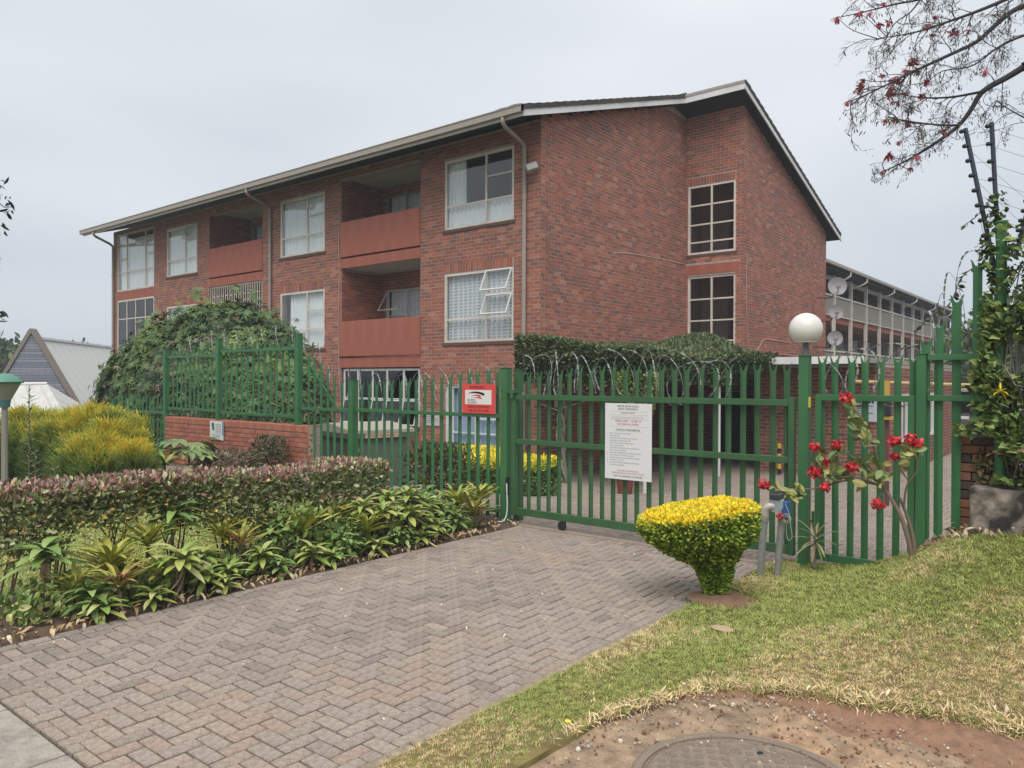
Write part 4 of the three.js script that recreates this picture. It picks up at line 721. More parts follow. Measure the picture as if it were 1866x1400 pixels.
{
  const t = thing('brick_pier', 'short weathered brick pier overgrown by the creeper beside the concrete block', 'pier');
  mesh('core', bx(-1.015, -.66, .2, 1.2, -6.98, -6.80), M.mortar, t);
  brickPile(t, -1.03, -.655, .36, 12, -6.715, { seed: 44, tone: () => [7, 2, 8, 2, 0, 6, 9][Math.floor(rnd() * 7)], mats: [[.34, .16, .10], [.3, .14, .09], [.36, .17, .11], [.3, .13, .09], [.26, .12, .09], [.2, .11, .085], [.12, .085, .075], [.44, .19, .105], [.34, .15, .10], [.2, .13, .1]].map(c => mat(c, .92, { map: rep(T_grain, 1), bumpMap: T_bump, bumpScale: .003 })) });
  for (let r = 0; r < 12; r++) { const m = mesh('brick', brickRound, brickMats[[1, 4, 8, 5][r % 4]], t); m.scale.set(.2 / .222, .061 / .075, .8); m.rotation.y = Math.PI / 2; m.position.set(-.99, .39 + r * .0695, -6.86); }
}
{
  const t = thing('concrete_block', 'stained grey concrete block beside the brick pier at the right edge', 'concrete block');
  const tx = tex(256, (u, v) => { const n = fbm(u * 5, v * 5, 2, 5, 5), m = fbm(u * 12, v * 12, 7, 4, 12); const l = n > .52 ? mix(.30, .17, sstep(.5, .62, n)) : mix(.50, .34, sstep(.34, .5, n)); return [l * 1.12, l * 1.04, l * .95].map(c => c * (.72 + .6 * m)); });
  const g = new RoundedBoxGeometry(1.3, .46, .36, 6, .025), p = g.attributes.position; for (let i = 0; i < p.count; i++) { const x = p.getX(i), y = p.getY(i), z = p.getZ(i), n = .035 * (fbm(x * 7 + 3, y * 7, z * 7, 3) - .5); p.setXYZ(i, x + n, y + n, z + n); } g.computeVertexNormals(); g.translate(-.275, .6, -6.69); uvBox(ni(g), 1.4);
  mesh('block', uvBox(ni(g), 1.4), mat([1, 1, 1], .95, { map: tx, bumpMap: T_bump, bumpScale: .006 }), t);
  const pl = thing('plank', 'weathered grey wooden planks leaning in the creeper above the concrete block', 'planks');
  for (const [x, a] of [[-.71, .06], [-.62, .16], [-.53, .1], [-.45, .2]]) mesh('plank', rbx(-.032, .032, 0, .42, -.012, .012, .004).applyMatrix4(new THREE.Matrix4().makeRotationZ(-a)).translate(x, .8, -6.78), M.barkGrey, pl);
}
// ---------------------------------------------------------------- plants
const tri = (p, q) => q ? [p[0] + q[0], p[1] + q[1], p[2] + q[2]] : p;
const smallLeaf = [leafGeo(1, .52, .3, .25, 3, .75), leafGeo(1, .46, .45, .5, 3, .8), leafGeo(1, .58, .2, -.15, 3, .7)];
const near = p => Math.hypot(p[0], p[1] - 1.6, p[2]);
// ---- red-tipped clipped hedge along the bed
{
  rnd = rng(51);
  const t = thing('clipped_hedge', 'long clipped hedge with purplish tips and bare stems beside the driveway bed', 'hedge');
  const pal = [[.14, .075, .068], [.20, .11, .095], [.27, .18, .15], [.135, .16, .065], [.20, .22, .10], [.09, .115, .048], [.30, .30, .19], [.36, .25, .09], [.075, .09, .04]];
  const list = []; const topH = z => mix(.83, .745, sstep(-1.6, -5.8, z)) + .035 * (fbm(z * 1.7, 3, 1, 3) - .5) * 2, cx = z => -5.98 - .06 * Math.sin(z * 2);
  const LO = [[-1.5, .34], [-2.1, .36], [-2.45, .56], [-2.72, .58], [-2.9, .42], [-3.3, .30], [-3.6, .26], [-4, .1], [-6, .05]], low = z => { for (let i = 1; i < LO.length; i++) if (z >= LO[i][0]) { const a = LO[i - 1], b = LO[i]; return mix(a[1], b[1], clamp((a[0] - z) / (a[0] - b[0]), 0, 1)) + .44 * (fbm(z * 5, 2, 4, 3) - .5); } return .05; };
  for (let i = 0; i < 19500; i++) {
    const z = rr(-5.2, -1.62), hw = .25 + .10 * (fbm(z * 2, 9, 2, 2) - .5), top = topH(z) + .05 * (fbm(z * 5, 1, 2, 2) - .5), lo = low(z); let x, y, n; const f = rnd();
    if (f < .34) { x = cx(z) + rr(-hw, hw); y = top + rr(-.09, .025); n = [x - cx(z), .9, 0]; }
    else if (f < .72) { const k = rnd(); y = mix(lo, top, Math.pow(k, .75)); x = cx(z) + hw * (.82 + .25 * fbm(y * 7, z * 6, 3)) - rnd() * .12; n = [1, .25, 0]; }
    else if (f < .8) { y = mix(lo + .1, top, rnd()); x = cx(z) - hw * (.8 + .3 * rnd()); n = [-1, .2, 0]; }
    else { y = mix(lo + .05, top - .05, rnd()); x = cx(z) + rr(-hw, hw) * .8; n = [rr(-1, 1), .3, rr(-1, 1)]; }
    if (z > -2.0 && y < .5 && x > cx(z) && rnd() < .4) continue;
    if (y < lo + .1 && rnd() < .4) continue;
    const tip = (top - y) < -.002 + .05 * rnd(); let k;
    if (tip) k = [0, 1, 1, 0, 2, 1, 4, 6][Math.floor(rnd() * 8)]; else if (y > lo + .2) k = [3, 4, 4, 3, 5, 6, 4, 1, 8, 3][Math.floor(rnd() * 10)]; else k = [3, 5, 8, 3, 7, 4, 5][Math.floor(rnd() * 7)];
    if (rnd() < .012) k = 7;
    list.push({ p: [x, y, z], q: outward(n, 1.5), s: rr(.036, .06), k, c: tint(pal[k], .28), rank: near([x, y, z]) + (x < cx(z) + hw * .7 && !tip ? 9 : 0) });
  }
  leaves(t, smallLeaf, list, M.leafAny, 300, pal);
  const st = [];
  for (let z = -1.8; z > -5.15; z -= .42) for (let k = 0; k < 7; k++) { const b = [cx(z) + rr(-.06, .06), -.02, z + rr(-.07, .07)]; st.push(taperTube([b, [b[0] + rr(-.05, .05), .3, b[2] + rr(-.08, .08)], [b[0] + rr(-.2, .2), topH(z) - .1, b[2] + rr(-.3, .3)]], .009, .003, 8, 5)); }
  mesh('stem', merge(st), mat([.19, .14, .105], .95), t);
}
// ---- box shrubs: generic leafy block with coloured top
function shrub(name, lb, cat, o, group) {
  const t = thing(name, lb, cat, [0, 0, 0], group), list = [];
  for (let i = 0; i < o.n; i++) {
    const s = o.shape(rnd); if (!s) continue; const k = o.tone(s.p, s.n, s.t ?? 0);
    list.push({ p: s.p, q: outward(s.n, o.wild ?? 1.3), s: rr(...o.size), k, c: tint(o.pal[k], .25), rank: near(s.p) + (s.hide ? 9 : 0) });
  }
  leaves(t, o.geo ?? smallLeaf, list, o.m ?? M.leafAny, o.single ?? 0, o.pal);
  if (o.stems) mesh('stem', merge(o.stems), M.stem, t); return t;
}
const boxShape = (x0, x1, y0, y1, z0, z1, rag = .05) => r => {
  const f = r(), q = () => (r() - .5) * 2 * rag, X = mix(x0, x1, r()), Y = mix(y0, y1, r()), Z = mix(z0, z1, r());
  if (f < .42) return { p: [X, y1 + q() - .03 * r(), Z], n: [0, 1, 0] };
  if (f < .7) return { p: [X, Y, z1 + q()], n: [0, .2, 1] };
  if (f < .88) return { p: [x1 + q(), Y, Z], n: [1, .2, 0] };
  return { p: [X, Y, Z], n: [r() - .5, .4, r() - .5], hide: 1 };
};
rnd = rng(61);
const gold = [[.56, .43, .025], [.62, .49, .04], [.40, .33, .025], [.14, .20, .025], [.09, .15, .02], [.05, .09, .015], [.24, .28, .04], [.035, .06, .014]];
{ // clipped golden topiary by the driveway: a cup on a short stem
  const C = [-2.35, 0, -5.26], ax = V(.777, 0, -.630), bz = V(.630, 0, .777);
  const topY = u => .60 + .11 * sstep(-.65, .4, u) - .02 * u * u;
  const rad = y => y < .27 ? mix(.045, .125, clamp(y / .27, 0, 1)) : mix(.14, .358, clamp((y - .27) / .22, 0, 1));
  const cxu = y => -.125 * sstep(.2, .42, y) + .0;
  const shape = r => {
    const f = r(); let u, w, y, n, tt = 0;
    if (f < .36) { const a = r() * 6.283, q = Math.sqrt(r()); u = cxu(.6) + .405 * q * Math.cos(a); w = .33 * q * Math.sin(a); y = topY(u) + .022 * (fbm(u * 9 + 4, w * 9, 2, 2) - .4) - (q > .93 ? .02 : 0); n = [0, 1, 0]; tt = 1; n = [.25 * Math.cos(a) * q, 1, .25 * Math.sin(a) * q]; }
    else {
      const a = r() * 6.283; y = .02 + .67 * Math.pow(r(), .72); const R = rad(y) * (.93 + .12 * r()) * (f > .86 ? .55 + .4 * r() : 1); u = cxu(y) + R * (y > .3 ? 1.13 : 1) * Math.cos(a); w = R * .9 * Math.sin(a); if (y > topY(u) - .005) return null;
      if (y < .12 && r() < .45) return null;
      n = [Math.cos(a), .25, Math.sin(a)]; tt = y > topY(u) - .045 + .05 * (rnd() - .5) ? .6 : 0;
    }
    const p = V(C[0], y, C[2]).addScaledVector(ax, u).addScaledVector(bz, w), nn = V(0, n[1], 0).addScaledVector(ax, n[0]).addScaledVector(bz, n[2]);
    return { p: [p.x, p.y, p.z], n: [nn.x, nn.y, nn.z], t: tt, hide: nn.z + nn.x * -.6 < -.1 && !tt };
  };
  shrub('topiary_bush', 'cup shaped clipped bush with a bright yellow top, at the driveway edge before the gate', 'bush', {
    n: 24000, shape, size: [.026, .042], wild: 1.5, pal: gold, single: 300,
    tone: (p, n, t) => t >= 1 ? [0, 1, 0, 2, 1, 0, 6][Math.floor(rnd() * 7)] : t > .3 ? [2, 6, 0, 3, 6][Math.floor(rnd() * 5)] : p[1] < .3 ? [3, 4, 3, 5, 6, 4][Math.floor(rnd() * 6)] : [3, 4, 6, 3, 5, 7, 6][Math.floor(rnd() * 7)],
    stems: Array.from({ length: 7 }, (_, i) => taperTube([[C[0] + .04 * Math.cos(i), -.01, C[2] + .04 * Math.sin(i)], [C[0] + .09 * Math.cos(i * 2), .25, C[2] + .09 * Math.sin(i * 2)], [C[0] + .3 * Math.cos(i * 2.4), .55, C[2] + .3 * Math.sin(i * 2.4)]], .014, .004, 8, 5)),
  });
}
const goldTone = y1 => (p, n) => n[1] > .8 ? [0, 1, 0, 2, 6][Math.floor(rnd() * 5)] : p[1] > y1 - .12 ? [2, 6, 3][Math.floor(rnd() * 3)] : [5, 4, 7, 5, 7][Math.floor(rnd() * 5)];
shrub('golden_hedge', 'clipped hedge with a yellow top behind the left end of the sliding gate', 'hedge', { n: 9000, shape: boxShape(-8.35, -7.05, -.2, .34, -9.9, -8.95, .06), size: [.035, .06], pal: gold, tone: goldTone(.34) });
shrub('golden_hedge', 'farther yellow topped hedge below the blue curtained door', 'hedge', { n: 3600, shape: boxShape(-9.7, -8.5, -.2, .36, -10.4, -9.7, .06), size: [.035, .06], pal: gold, tone: goldTone(.36) });
const darkPal = [[.05, .065, .03], [.075, .09, .04], [.035, .045, .022], [.10, .075, .055], [.12, .13, .06], [.025, .03, .016]];
const any = (...k) => () => k[Math.floor(rnd() * k.length)];
shrub('leafy_shrub', 'dark green twiggy shrub behind the pales right of the cabinet', 'shrub', { n: 2300, shape: boxShape(-7.35, -6.6, .12, .64, -7.35, -6.85, .13), size: [.04, .065], pal: darkPal, tone: any(0, 1, 2, 3, 0, 4), stems: Array.from({ length: 12 }, () => { const x = rr(-7.2, -6.7); return taperTube([[x, -.05, -7.1], [x + rr(-.1, .1), .35, -7.1], [x + rr(-.2, .2), .6, rr(-7.3, -6.9)]], .012, .005, 6, 5); }) });
shrub('leafy_shrub', 'small dark shrub at the foot of the low brick wall', 'shrub', { n: 1700, shape: boxShape(-9.95, -9.42, .05, .62, -6.5, -6.2, .16), size: [.035, .055], pal: darkPal, tone: any(0, 3, 2, 3, 5, 1) });
shrub('leafy_shrub', 'low reddish brown leafy shrub in front of the brick wall', 'shrub', { n: 3800, shape: boxShape(-11.1, -10.0, .05, .42, -6.45, -5.95, .1), size: [.035, .055], pal: [[.12, .075, .06], [.2, .14, .11], [.07, .07, .04], [.27, .24, .18]], tone: any(0, 1, 2, 0, 3, 2) });
// ---- the big dark shrub of fingered leaves
{
  rnd = rng(71);
  const fing = (n, len) => merge(Array.from({ length: n }, (_, i) => place(leafGeo(len, len * .3, .25, .55, 3, .8), [0, 0, 0], [-.15 + .1 * Math.sin(i * 3), (i / n) * 6.283 * .86 + .4, 0]))).rotateX(Math.PI / 2);
  const pal = [[.052, .085, .036], [.068, .105, .042], [.038, .062, .03], [.09, .125, .042], [.14, .17, .05], [.026, .042, .02], [.11, .095, .055]];
  const prof = x => { const u = x < -15.4 ? (x + 15.4) / 4.6 : (x + 15.4) / 3.55; return Math.abs(u) >= 1 ? 0 : 3.2 * (1 + .09 * (fbm(x * 1.3, 4, 2, 3) - .5) * 2) * Math.pow(1 - Math.pow(Math.abs(u), 2.25), .5); };
  const shape = r => {
    const x = mix(-20.0, -11.7, r()), h = prof(x); if (h < .2) return null;
    const a = Math.PI * Math.pow(r(), .85) * .78, q = .9 + .22 * (fbm(x * .95, Math.cos(a) * 3.2, Math.sin(a) * 3.2, 3) - .45) - (r() < .3 ? r() * .3 : 0) + (r() < .06 ? r() * .12 : 0), y = h * Math.pow(Math.sin(Math.min(a, Math.PI / 2)), .75) * q * (a > Math.PI / 2 ? Math.sin(a) : 1), z = -8.75 + 1.8 * Math.pow(Math.abs(Math.cos(a)), .8) * Math.sign(Math.cos(a)) * q * (h / 3.32);
    if (y < .1 || z > -6.72 && x > -15.4) return null; const u = (x + 15.9) / 4.6;
    return { p: [x + (r() - .5) * .15, y, z], n: [u * .9, Math.sin(a) + .15, Math.cos(a) + .2] };
  };
  const t = shrub('umbrella_shrub', 'huge rounded dark green shrub with fingered leaves behind the tall fence', 'shrub', {
    n: 21000, shape, geo: [fing(7, .13), fing(6, .11)], size: [.62, 1.1], wild: 1.7, pal,
    tone: p => { const v = fbm(p[0] * 1.2, p[1] * 1.5, p[2] * 1.2, 3) + (p[1] - 2) * .07 - .03; return v > .6 ? [3, 4, 1, 3][Math.floor(rnd() * 4)] : v > .45 ? [0, 1, 3, 0][Math.floor(rnd() * 4)] : [2, 5, 0, 6][Math.floor(rnd() * 4)]; },
  });
  const st = []; for (let i = 0; i < 16; i++) { const x = rr(-17, -12), z = -8.6 + rr(-.4, .4); st.push(taperTube([[x, -.1, z], [x + rr(-.3, .3), 1, z + rr(-.2, .2)], [x + rr(-.8, .8), 2.2, z + rr(-.5, .5)]], .05, .015, 8, 6)); }
  mesh('trunk', merge(st), M.bark, t);
}
// ---- yellow pencil bushes on the left
{
  rnd = rng(81);
  const twig = merge([0, 1, 2, 3].map(i => { const a = i * 1.57 + .4, q = .35; return cyl([0, 0, 0], [Math.cos(a) * q * .8, Math.sin(a) * q * .8, .85 + .25 * (i % 2)], .03, .02, 4); }));
  const pal = [[.44, .33, .035], [.40, .36, .055], [.25, .28, .055], [.135, .18, .05], [.075, .11, .036], [.04, .06, .022]];
  const clumps = [[-13.4, -4.7, 1.0, 1.1, .8], [-12.2, -4.5, .98, 1.3, .75], [-11.4, -4.55, .75, 1.26, .7], [-10.65, -4.5, .62, 1.25, .6], [-10.0, -4.3, .42, .95, .45], [-14.8, -4.9, 1.1, .95, .9]];
  const lbs = ['second yellow tipped pencil bush from the lamp post, behind the tall thin weed', 'tallest yellow tipped pencil bush, third from the lamp post', 'yellow tipped pencil bush in the middle of the row, before the pale roof', 'orange tipped pencil bush in front of the gap left of the tall fence', 'lowest yellow pencil bush, at the fence end of the row', 'greener pencil bush nearest the lamp post at the left edge'];
  clumps.forEach(([cx, cz, rx, h, rz], ci) => {
    const t = thing('pencil_bush', lbs[ci], 'bush', [0, 0, 0]), list = [];
    const pl = Array.from({ length: 17 }, (_, i) => { const a = i * 2.4, q = Math.sqrt((i + .5) / 17); return [cx + rx * q * Math.cos(a), h * rr(.72, 1.06) * (1 - .22 * q * q), cz + rz * q * Math.sin(a), rr(.2, .34)]; });
    for (let i = 0; i < 9500; i++) {
      const c = pl[Math.floor(rnd() * 17)], v = Math.pow(rnd(), .8), a = rnd() * 6.283, w = c[3] * Math.sqrt(Math.sin(Math.PI * Math.min(.98, .25 + .72 * v))) * (rnd() < .7 ? 1 : rnd());
      const p = [c[0] + w * Math.cos(a), c[1] * (.06 + .86 * v), c[2] + w * Math.sin(a)]; if (p[2] < cz - rz * .7) continue;
      const f = v * .92 + .5 * (fbm(p[0] * 2.6 + ci, p[1] * 2.6, p[2] * 2.6, 2) - .5), k = f > .93 ? (rnd() < .5 ? 0 : 1) : f > .8 ? [1, 2, 0, 2][Math.floor(rnd() * 4)] : f > .62 ? [2, 3, 3][Math.floor(rnd() * 3)] : f > .3 ? [3, 4, 4][Math.floor(rnd() * 3)] : (rnd() < .5 ? 4 : 5);
      list.push({ p, q: outward([Math.cos(a) * .75, .9, Math.sin(a) * .75], .8), s: rr(.085, .16), c: tint(pal[k].map(v => v * .85), .25) });
    }
    instanced('twigs', twig, M.leafMatt, list, t);
    mesh('stem', merge(Array.from({ length: 6 }, () => taperTube([[cx + rr(-.15, .15), -.02, cz], [cx + rr(-.3, .3), .3, cz + rr(-.2, .2)], [cx + rr(-.6, .6), .7, cz + rr(-.4, .4)]], .03, .012, 6, 6))), M.stem, t);
  });
  // tall weed and its shorter companions
  [[-10.75, -3.62, 1.52, 'tall thin grey green weed rising above the yellow bushes'], [-10.2, -3.5, .75, 'short upright weed in front of the yellow bushes, right of the tall one'], [-9.75, -3.55, .6, 'smallest upright weed by the hedge in front of the yellow bushes']].forEach(([x, z, h, lb]) => {
    const t = thing('upright_weed', lb, 'weed', [x, 0, z]), g = leafGeo(.13, .03, .3, .6, 3, .8), m = [mat([.14, .17, .07], .7, DS), mat([.20, .22, .11], .7, DS)];
    mesh('stem', taperTube([[0, 0, 0], [.02, h * .5, .01], [-.01, h, 0]], .012, .005, 10, 6), mat([.16, .15, .10], .9), t);
    for (let i = 0; i < h * 46; i++) { const o = mesh('leaf', g, m[i % 2], t); const y = h * (.1 + .9 * i / (h * 46)); o.position.set(.01, y, 0); o.rotation.set(-.5 - rnd() * .3, i * 2.4, 0, 'YXZ'); o.scale.setScalar(rr(.7, 1.1) * (y > h * .9 ? .6 : 1)); }
  });
}
// ---- bed of rosettes: broad leaved corn plants and strap leaved bromeliads
{
  rnd = rng(91);
  const broad = [.3, .7, 1.2].map(c => leafGeo(.25, .074, .22, c, 6, .75)), strap = [.25, .6, 1.1].map(c => leafGeo(.30, .042, .35, c, 6, .5));
  const mk = (a, o = {}) => a.map(c => mat(c, .45, { ...DS, ...o }));
  const gb = mk([[.40, .43, .115], [.32, .39, .095], [.48, .49, .20], [.24, .34, .075]]), gd = mk([[.17, .27, .075], [.22, .33, .09], [.13, .22, .065], [.27, .37, .12]]), ys = mk([[.44, .42, .075], [.36, .39, .075], [.52, .46, .11], [.28, .34, .07]]), rs = mk([[.44, .40, .085], [.38, .37, .08], [.42, .30, .085], [.20, .055, .055]]), dry = mat([.36, .27, .18], .95, DS);
  // kind, z, x, y, scale, n leaves
  const P = [
    ['g', -1.98, -5.62, .40, 1.15, 15, 'tall dark green corn plant on a bare cane, first in the bed from the street'], ['g', -2.18, -5.38, .13, .85, 12, 'small green corn plant low at the driveway edge below the tall first cane'],
    ['s', -2.42, -5.66, .22, 1.25, 20, 'large yellow green strap leaved bromeliad behind the red centred one'], ['r', -2.36, -5.37, .17, 1.0, 14, 'bromeliad with a dark red centre at the driveway edge'],
    ['b', -2.22, -5.31, .05, .9, 12, 'flat pale green rosette hanging over the driveway edge nearest the street'], ['s', -2.66, -5.42, .18, .9, 14, 'narrow yellow bromeliad between the red centred one and the drooping corn plant'],
    ['b', -2.78, -5.34, .26, 1.15, 15, 'pale green corn plant drooping over the driveway edge beside the narrow bromeliad'], ['g', -2.95, -5.78, .52, 1.15, 14, 'green corn plant on a tall bare cane in the hedge gap'],
    ['b', -2.98, -5.36, .10, .9, 12, 'low pale green rosette right of the drooping corn plant'], ['b', -3.2, -5.4, .09, .85, 12, 'low bright green rosette before the orange centred bromeliad'],
    ['r', -3.38, -5.55, .25, 1.05, 16, 'upright bromeliad with an orange centre against the hedge'], ['b', -3.5, -5.42, .16, .85, 12, 'grey green rosette beside the orange centred bromeliad'],
    ['g', -3.72, -5.62, .28, 1.0, 14, 'dark green plant under the hedge left of the arching strap plant'], ['s', -3.98, -5.55, .26, 1.3, 16, 'arching dark strap leaved plant in the middle of the bed'],
    ['b', -3.92, -5.34, .12, .9, 12, 'low rosette at the driveway edge below the arching strap plant'], ['h', -4.25, -5.42, .12, 1, 18, 'mound of small glossy green leaves in the middle of the bed'],
    ['h', -4.42, -5.5, .16, .9, 16, 'second mound of glossy leaves just right of the first'], ['s', -4.58, -5.42, .2, 1.05, 18, 'golden yellow bromeliad right of the glossy leaf mounds'],
    ['b', -4.68, -5.6, .36, 1.0, 14, 'pale corn plant behind the golden bromeliad'], ['b', -4.82, -5.46, .33, 1.0, 14, 'cream edged corn plant right of the golden bromeliad'], ['h', -4.9, -5.36, .1, .8, 14, 'small glossy mound below the cream edged corn plants'],
    ['b', -5.0, -5.6, .40, 1.0, 14, 'highest pale corn plant of the dense cluster'], ['b', -5.08, -5.4, .28, 1.05, 15, 'corn plant with a skirt of dead leaves at the driveway edge'],
    ['b', -5.24, -5.58, .42, 1.05, 15, 'yellowish corn plant at the back of the dense cluster'], ['b', -5.3, -5.4, .16, .95, 13, 'low corn plant right of the skirt of dead leaves'], ['b', -5.42, -5.52, .3, .95, 13, 'corn plant at the right side of the dense cluster'],
    ['b', -5.44, -5.36, .1, .85, 12, 'low pale rosette at the paving under the cluster'], ['g', -5.66, -5.55, .2, 1.05, 16, 'fresh green strap leaved plant left of the yellow bromeliads'], ['g', -5.78, -5.42, .13, .85, 13, 'small fresh green plant at the paving near the gate'],
    ['s', -2.12, -5.5, .16, .9, 16, 'thin yellow strap plant between the first tall cane and the street end'], ['b', -2.56, -5.30, .05, .75, 11, 'very low pale rosette on the paving right of the red centred bromeliad'], ['s', -2.72, -5.72, .34, 1.15, 18, 'upright yellow strap plant under the hedge gap, behind the narrow bromeliad'],
    ['g', -2.5, -5.8, .2, .9, 14, 'dark green rosette at the back of the bed under the hedge gap'], ['b', -3.06, -5.56, .2, .95, 14, 'pale corn plant between the tall bare cane and the low rosettes'], ['s', -3.3, -5.68, .3, 1.0, 16, 'yellowish strap plant behind the orange centred bromeliad'], ['b', -3.1, -5.29, .04, .7, 11, 'flat light green rosette spilling onto the paving left of the low bright one'],
    ['g', -3.6, -5.33, .07, .75, 12, 'small dark rosette at the paving right of the grey green one'], ['b', -3.82, -5.72, .3, .9, 14, 'pale corn plant half hidden in the hedge above the arching strap plant'], ['b', -4.1, -5.31, .06, .75, 12, 'tiny pale rosette at the paving between the two glossy mounds'], ['s', -4.4, -5.7, .3, 1.0, 16, 'dark strap plant in the hedge behind the glossy mounds'],
    ['b', -4.6, -5.32, .07, .8, 12, 'low light rosette at the paving in front of the golden bromeliad'], ['g', -5.5, -5.72, .34, .95, 14, 'green corn plant at the back, left of the fresh green strap plant'], ['b', -5.16, -5.31, .06, .8, 12, 'low cream green rosette on the paving right of the dead leaf skirt'],
    ['s', -6.0, -5.62, .24, 1.15, 20, 'yellow bromeliad near the gate, behind the pinkish one'], ['r', -6.0, -5.38, .18, 1.05, 18, 'pinkish yellow bromeliad nearest the gate on a short cane'], ['s', -6.3, -5.56, .27, 1.05, 20, 'bright yellow green bromeliad beside the left gate post'],
  ];
  for (const [kind, z, x, y, s0, n0, lb] of P) {
    const s = s0 * .92, n = Math.round(n0 * 1.6);
    const strapy = kind === 's' || kind === 'r', t = thing(strapy ? 'bromeliad' : kind === 'h' ? 'leafy_plant' : 'corn_plant', lb, 'plant', [x, y, z], undefined, rr(0, 6));
    if (kind === 'h') {
      for (let i = 0; i < 90; i++) { const a = rnd() * 6.283, q = Math.sqrt(rnd()), o = mesh('leaf', broad[i % 2], gd[i % 4], t); o.position.set(.2 * q * Math.cos(a) * s, .16 * (1 - q * q) * s + rr(-.1, .03), .2 * q * Math.sin(a) * s); o.rotation.set(rr(-.9, .2), a === 0 ? 0 : -a + 1.57 + rr(-.6, .6), rr(-.3, .3), 'YXZ'); o.scale.set(.62 * s, .62 * s, .38 * s); }
      continue;
    }
    const gs = strapy ? strap : broad, ms = kind === 'g' ? gd : kind === 'r' ? rs : kind === 's' ? ys : gb;
    for (let i = 0; i < n; i++) {
      const f = i / n, o = mesh('leaf', gs[Math.min(2, Math.floor(f * 3))], kind === 'r' && f > .72 ? ms[3] : kind === 'r' ? ms[i % 3] : ms[(i * 7) % ms.length], t);
      o.position.set(0, f * .05, 0); o.rotation.set(strapy ? -mix(.3, 1.35, Math.pow(f, .8)) + rr(-.16, .16) : -mix(-.35, 1.25, f) + rr(-.2, .2), i * 2.4 + rr(-.2, .2), rr(-.15, .15), 'YXZ'); o.scale.set(s * rr(.72, .95), s, s * mix(1.05, .78, f) * rr(.85, 1.1) * (kind === 'r' && f > .72 ? .5 : 1));
    }
    if (y > .12) { mesh('cane', taperTube([[0, -y - .02, 0], [rr(-.02, .02), -y * .5, rr(-.02, .02)], [0, .02, 0]], .014, .011, 6, 6), M.stem, t); }
    const nd = y > .2 ? 4 : 2; for (let i = 0; i < nd; i++) { const o = mesh('dead_leaf', gs[2], dry, t); o.position.set(0, -.02, 0); o.rotation.set(rr(.7, 1.3), rr(0, 6.28), 0, 'YXZ'); o.scale.set(.4 * s, s, rr(.4, .65) * s); }
  }
  shrub('leafy_undergrowth', 'loose dark green undergrowth between the hedge stems and the bed rosettes', 'undergrowth', { n: 5200, shape: r => { const z = mix(-6.2, -1.75, r()), e = fbm(z * 2.4, 7, 2, 2), y = .02 + .34 * Math.pow(r(), 1.4) * (.3 + 1.1 * e) * (z < -3.7 ? 1.4 : .55); return { p: [-5.62 + (r() - .5) * .42, y, z], n: [.6, .7, r() - .5] }; }, size: [.035, .075], pal: [[.13, .19, .055], [.09, .14, .04], [.19, .24, .075], [.28, .28, .12], [.06, .085, .035]], tone: any(0, 1, 2, 0, 3, 2), wild: 1.4 });
  // canna and papaya-like plants
  const wide = leafGeo(.24, .095, .2, .5, 6, .7);
  [[-5.75, -5.65, .62, 'canna plant with two broad leaves on a dark stalk before the cabinet'], [-5.72, -6.1, .48, 'thin stalked plant with a drooping broad leaf near the gate shrub']].forEach(([x, z, h, lb], i) => {
    const t = thing('canna_plant', lb, 'plant', [x, 0, z]); mesh('stalk', taperTube([[0, 0, 0], [.02, h * .5, .01], [0, h, 0]], .007, .004, 8, 6), mat([.07, .045, .04], .7), t);
    for (const [y, a, p] of [[h * .8, .4, -.7], [h * .72, 3.3, -.35], [h * .45, 2.2, -.1], [h * .4, 5, .0]].slice(0, i ? 2 : 4)) { const o = mesh('leaf', wide, mat([.16, .24, .055], .5, DS), t); o.position.set(0, y, 0); o.rotation.set(p, a, 0, 'YXZ'); o.scale.setScalar(.9); }
    if (!i) mesh('seed_head', new THREE.SphereGeometry(.022, 10, 8).scale(.8, 1.6, .8).translate(0, h + .02, 0), mat([.07, .03, .03], .8), t);
  });
  {
    const t = thing('papaya_plant', 'young plant with wide lobed light green leaves in front of the low brick wall', 'plant', [-10.75, .08, -5.7]), g = merge([-1.1, -.55, 0, .55, 1.1].map(a => place(leafGeo(.24, .085, .15, .4, 4, .9), [0, 0, 0], [0, a, 0])));
    mesh('stem', taperTube([[0, 0, 0], [.03, .3, 0], [.02, .55, 0]], .02, .012, 6, 6), M.stem, t);
    const ms = mk([[.22, .29, .10], [.28, .34, .12], [.17, .24, .08]]); for (let i = 0; i < 16; i++) { const a = i * 2.4, r = .12 + .2 * rnd(), o = mesh('leaf', g, ms[i % 3], t); o.position.set(r * Math.cos(a), .42 + .26 * rnd(), r * Math.sin(a)); o.rotation.set(rr(-.1, .5), -a + 1.57, 0, 'YXZ'); o.scale.setScalar(rr(.9, 1.3)); mesh('leaf_stalk', cyl([.02, .45, 0], [r * Math.cos(a), o.position.y, r * Math.sin(a)], .006, .004, 5), M.stem, t); }
    const s = thing('strap_plant', 'bright light green strap leaved plant at the left end of the brick wall', 'plant', [-11.25, .2, -5.6]); const sm = mk([[.30, .36, .06], [.22, .31, .05]]); for (let i = 0; i < 18; i++) { const o = mesh('leaf', broad[i % 3], sm[i % 2], s); o.rotation.set(-mix(.1, 1.1, i / 18), i * 2.4, 0, 'YXZ'); o.scale.set(.9, 1.2, 1.25); o.position.y = .1; } mesh('cane', cyl([0, -.15, 0], [0, .1, 0], .02, .015, 6), M.stem, s);
  }
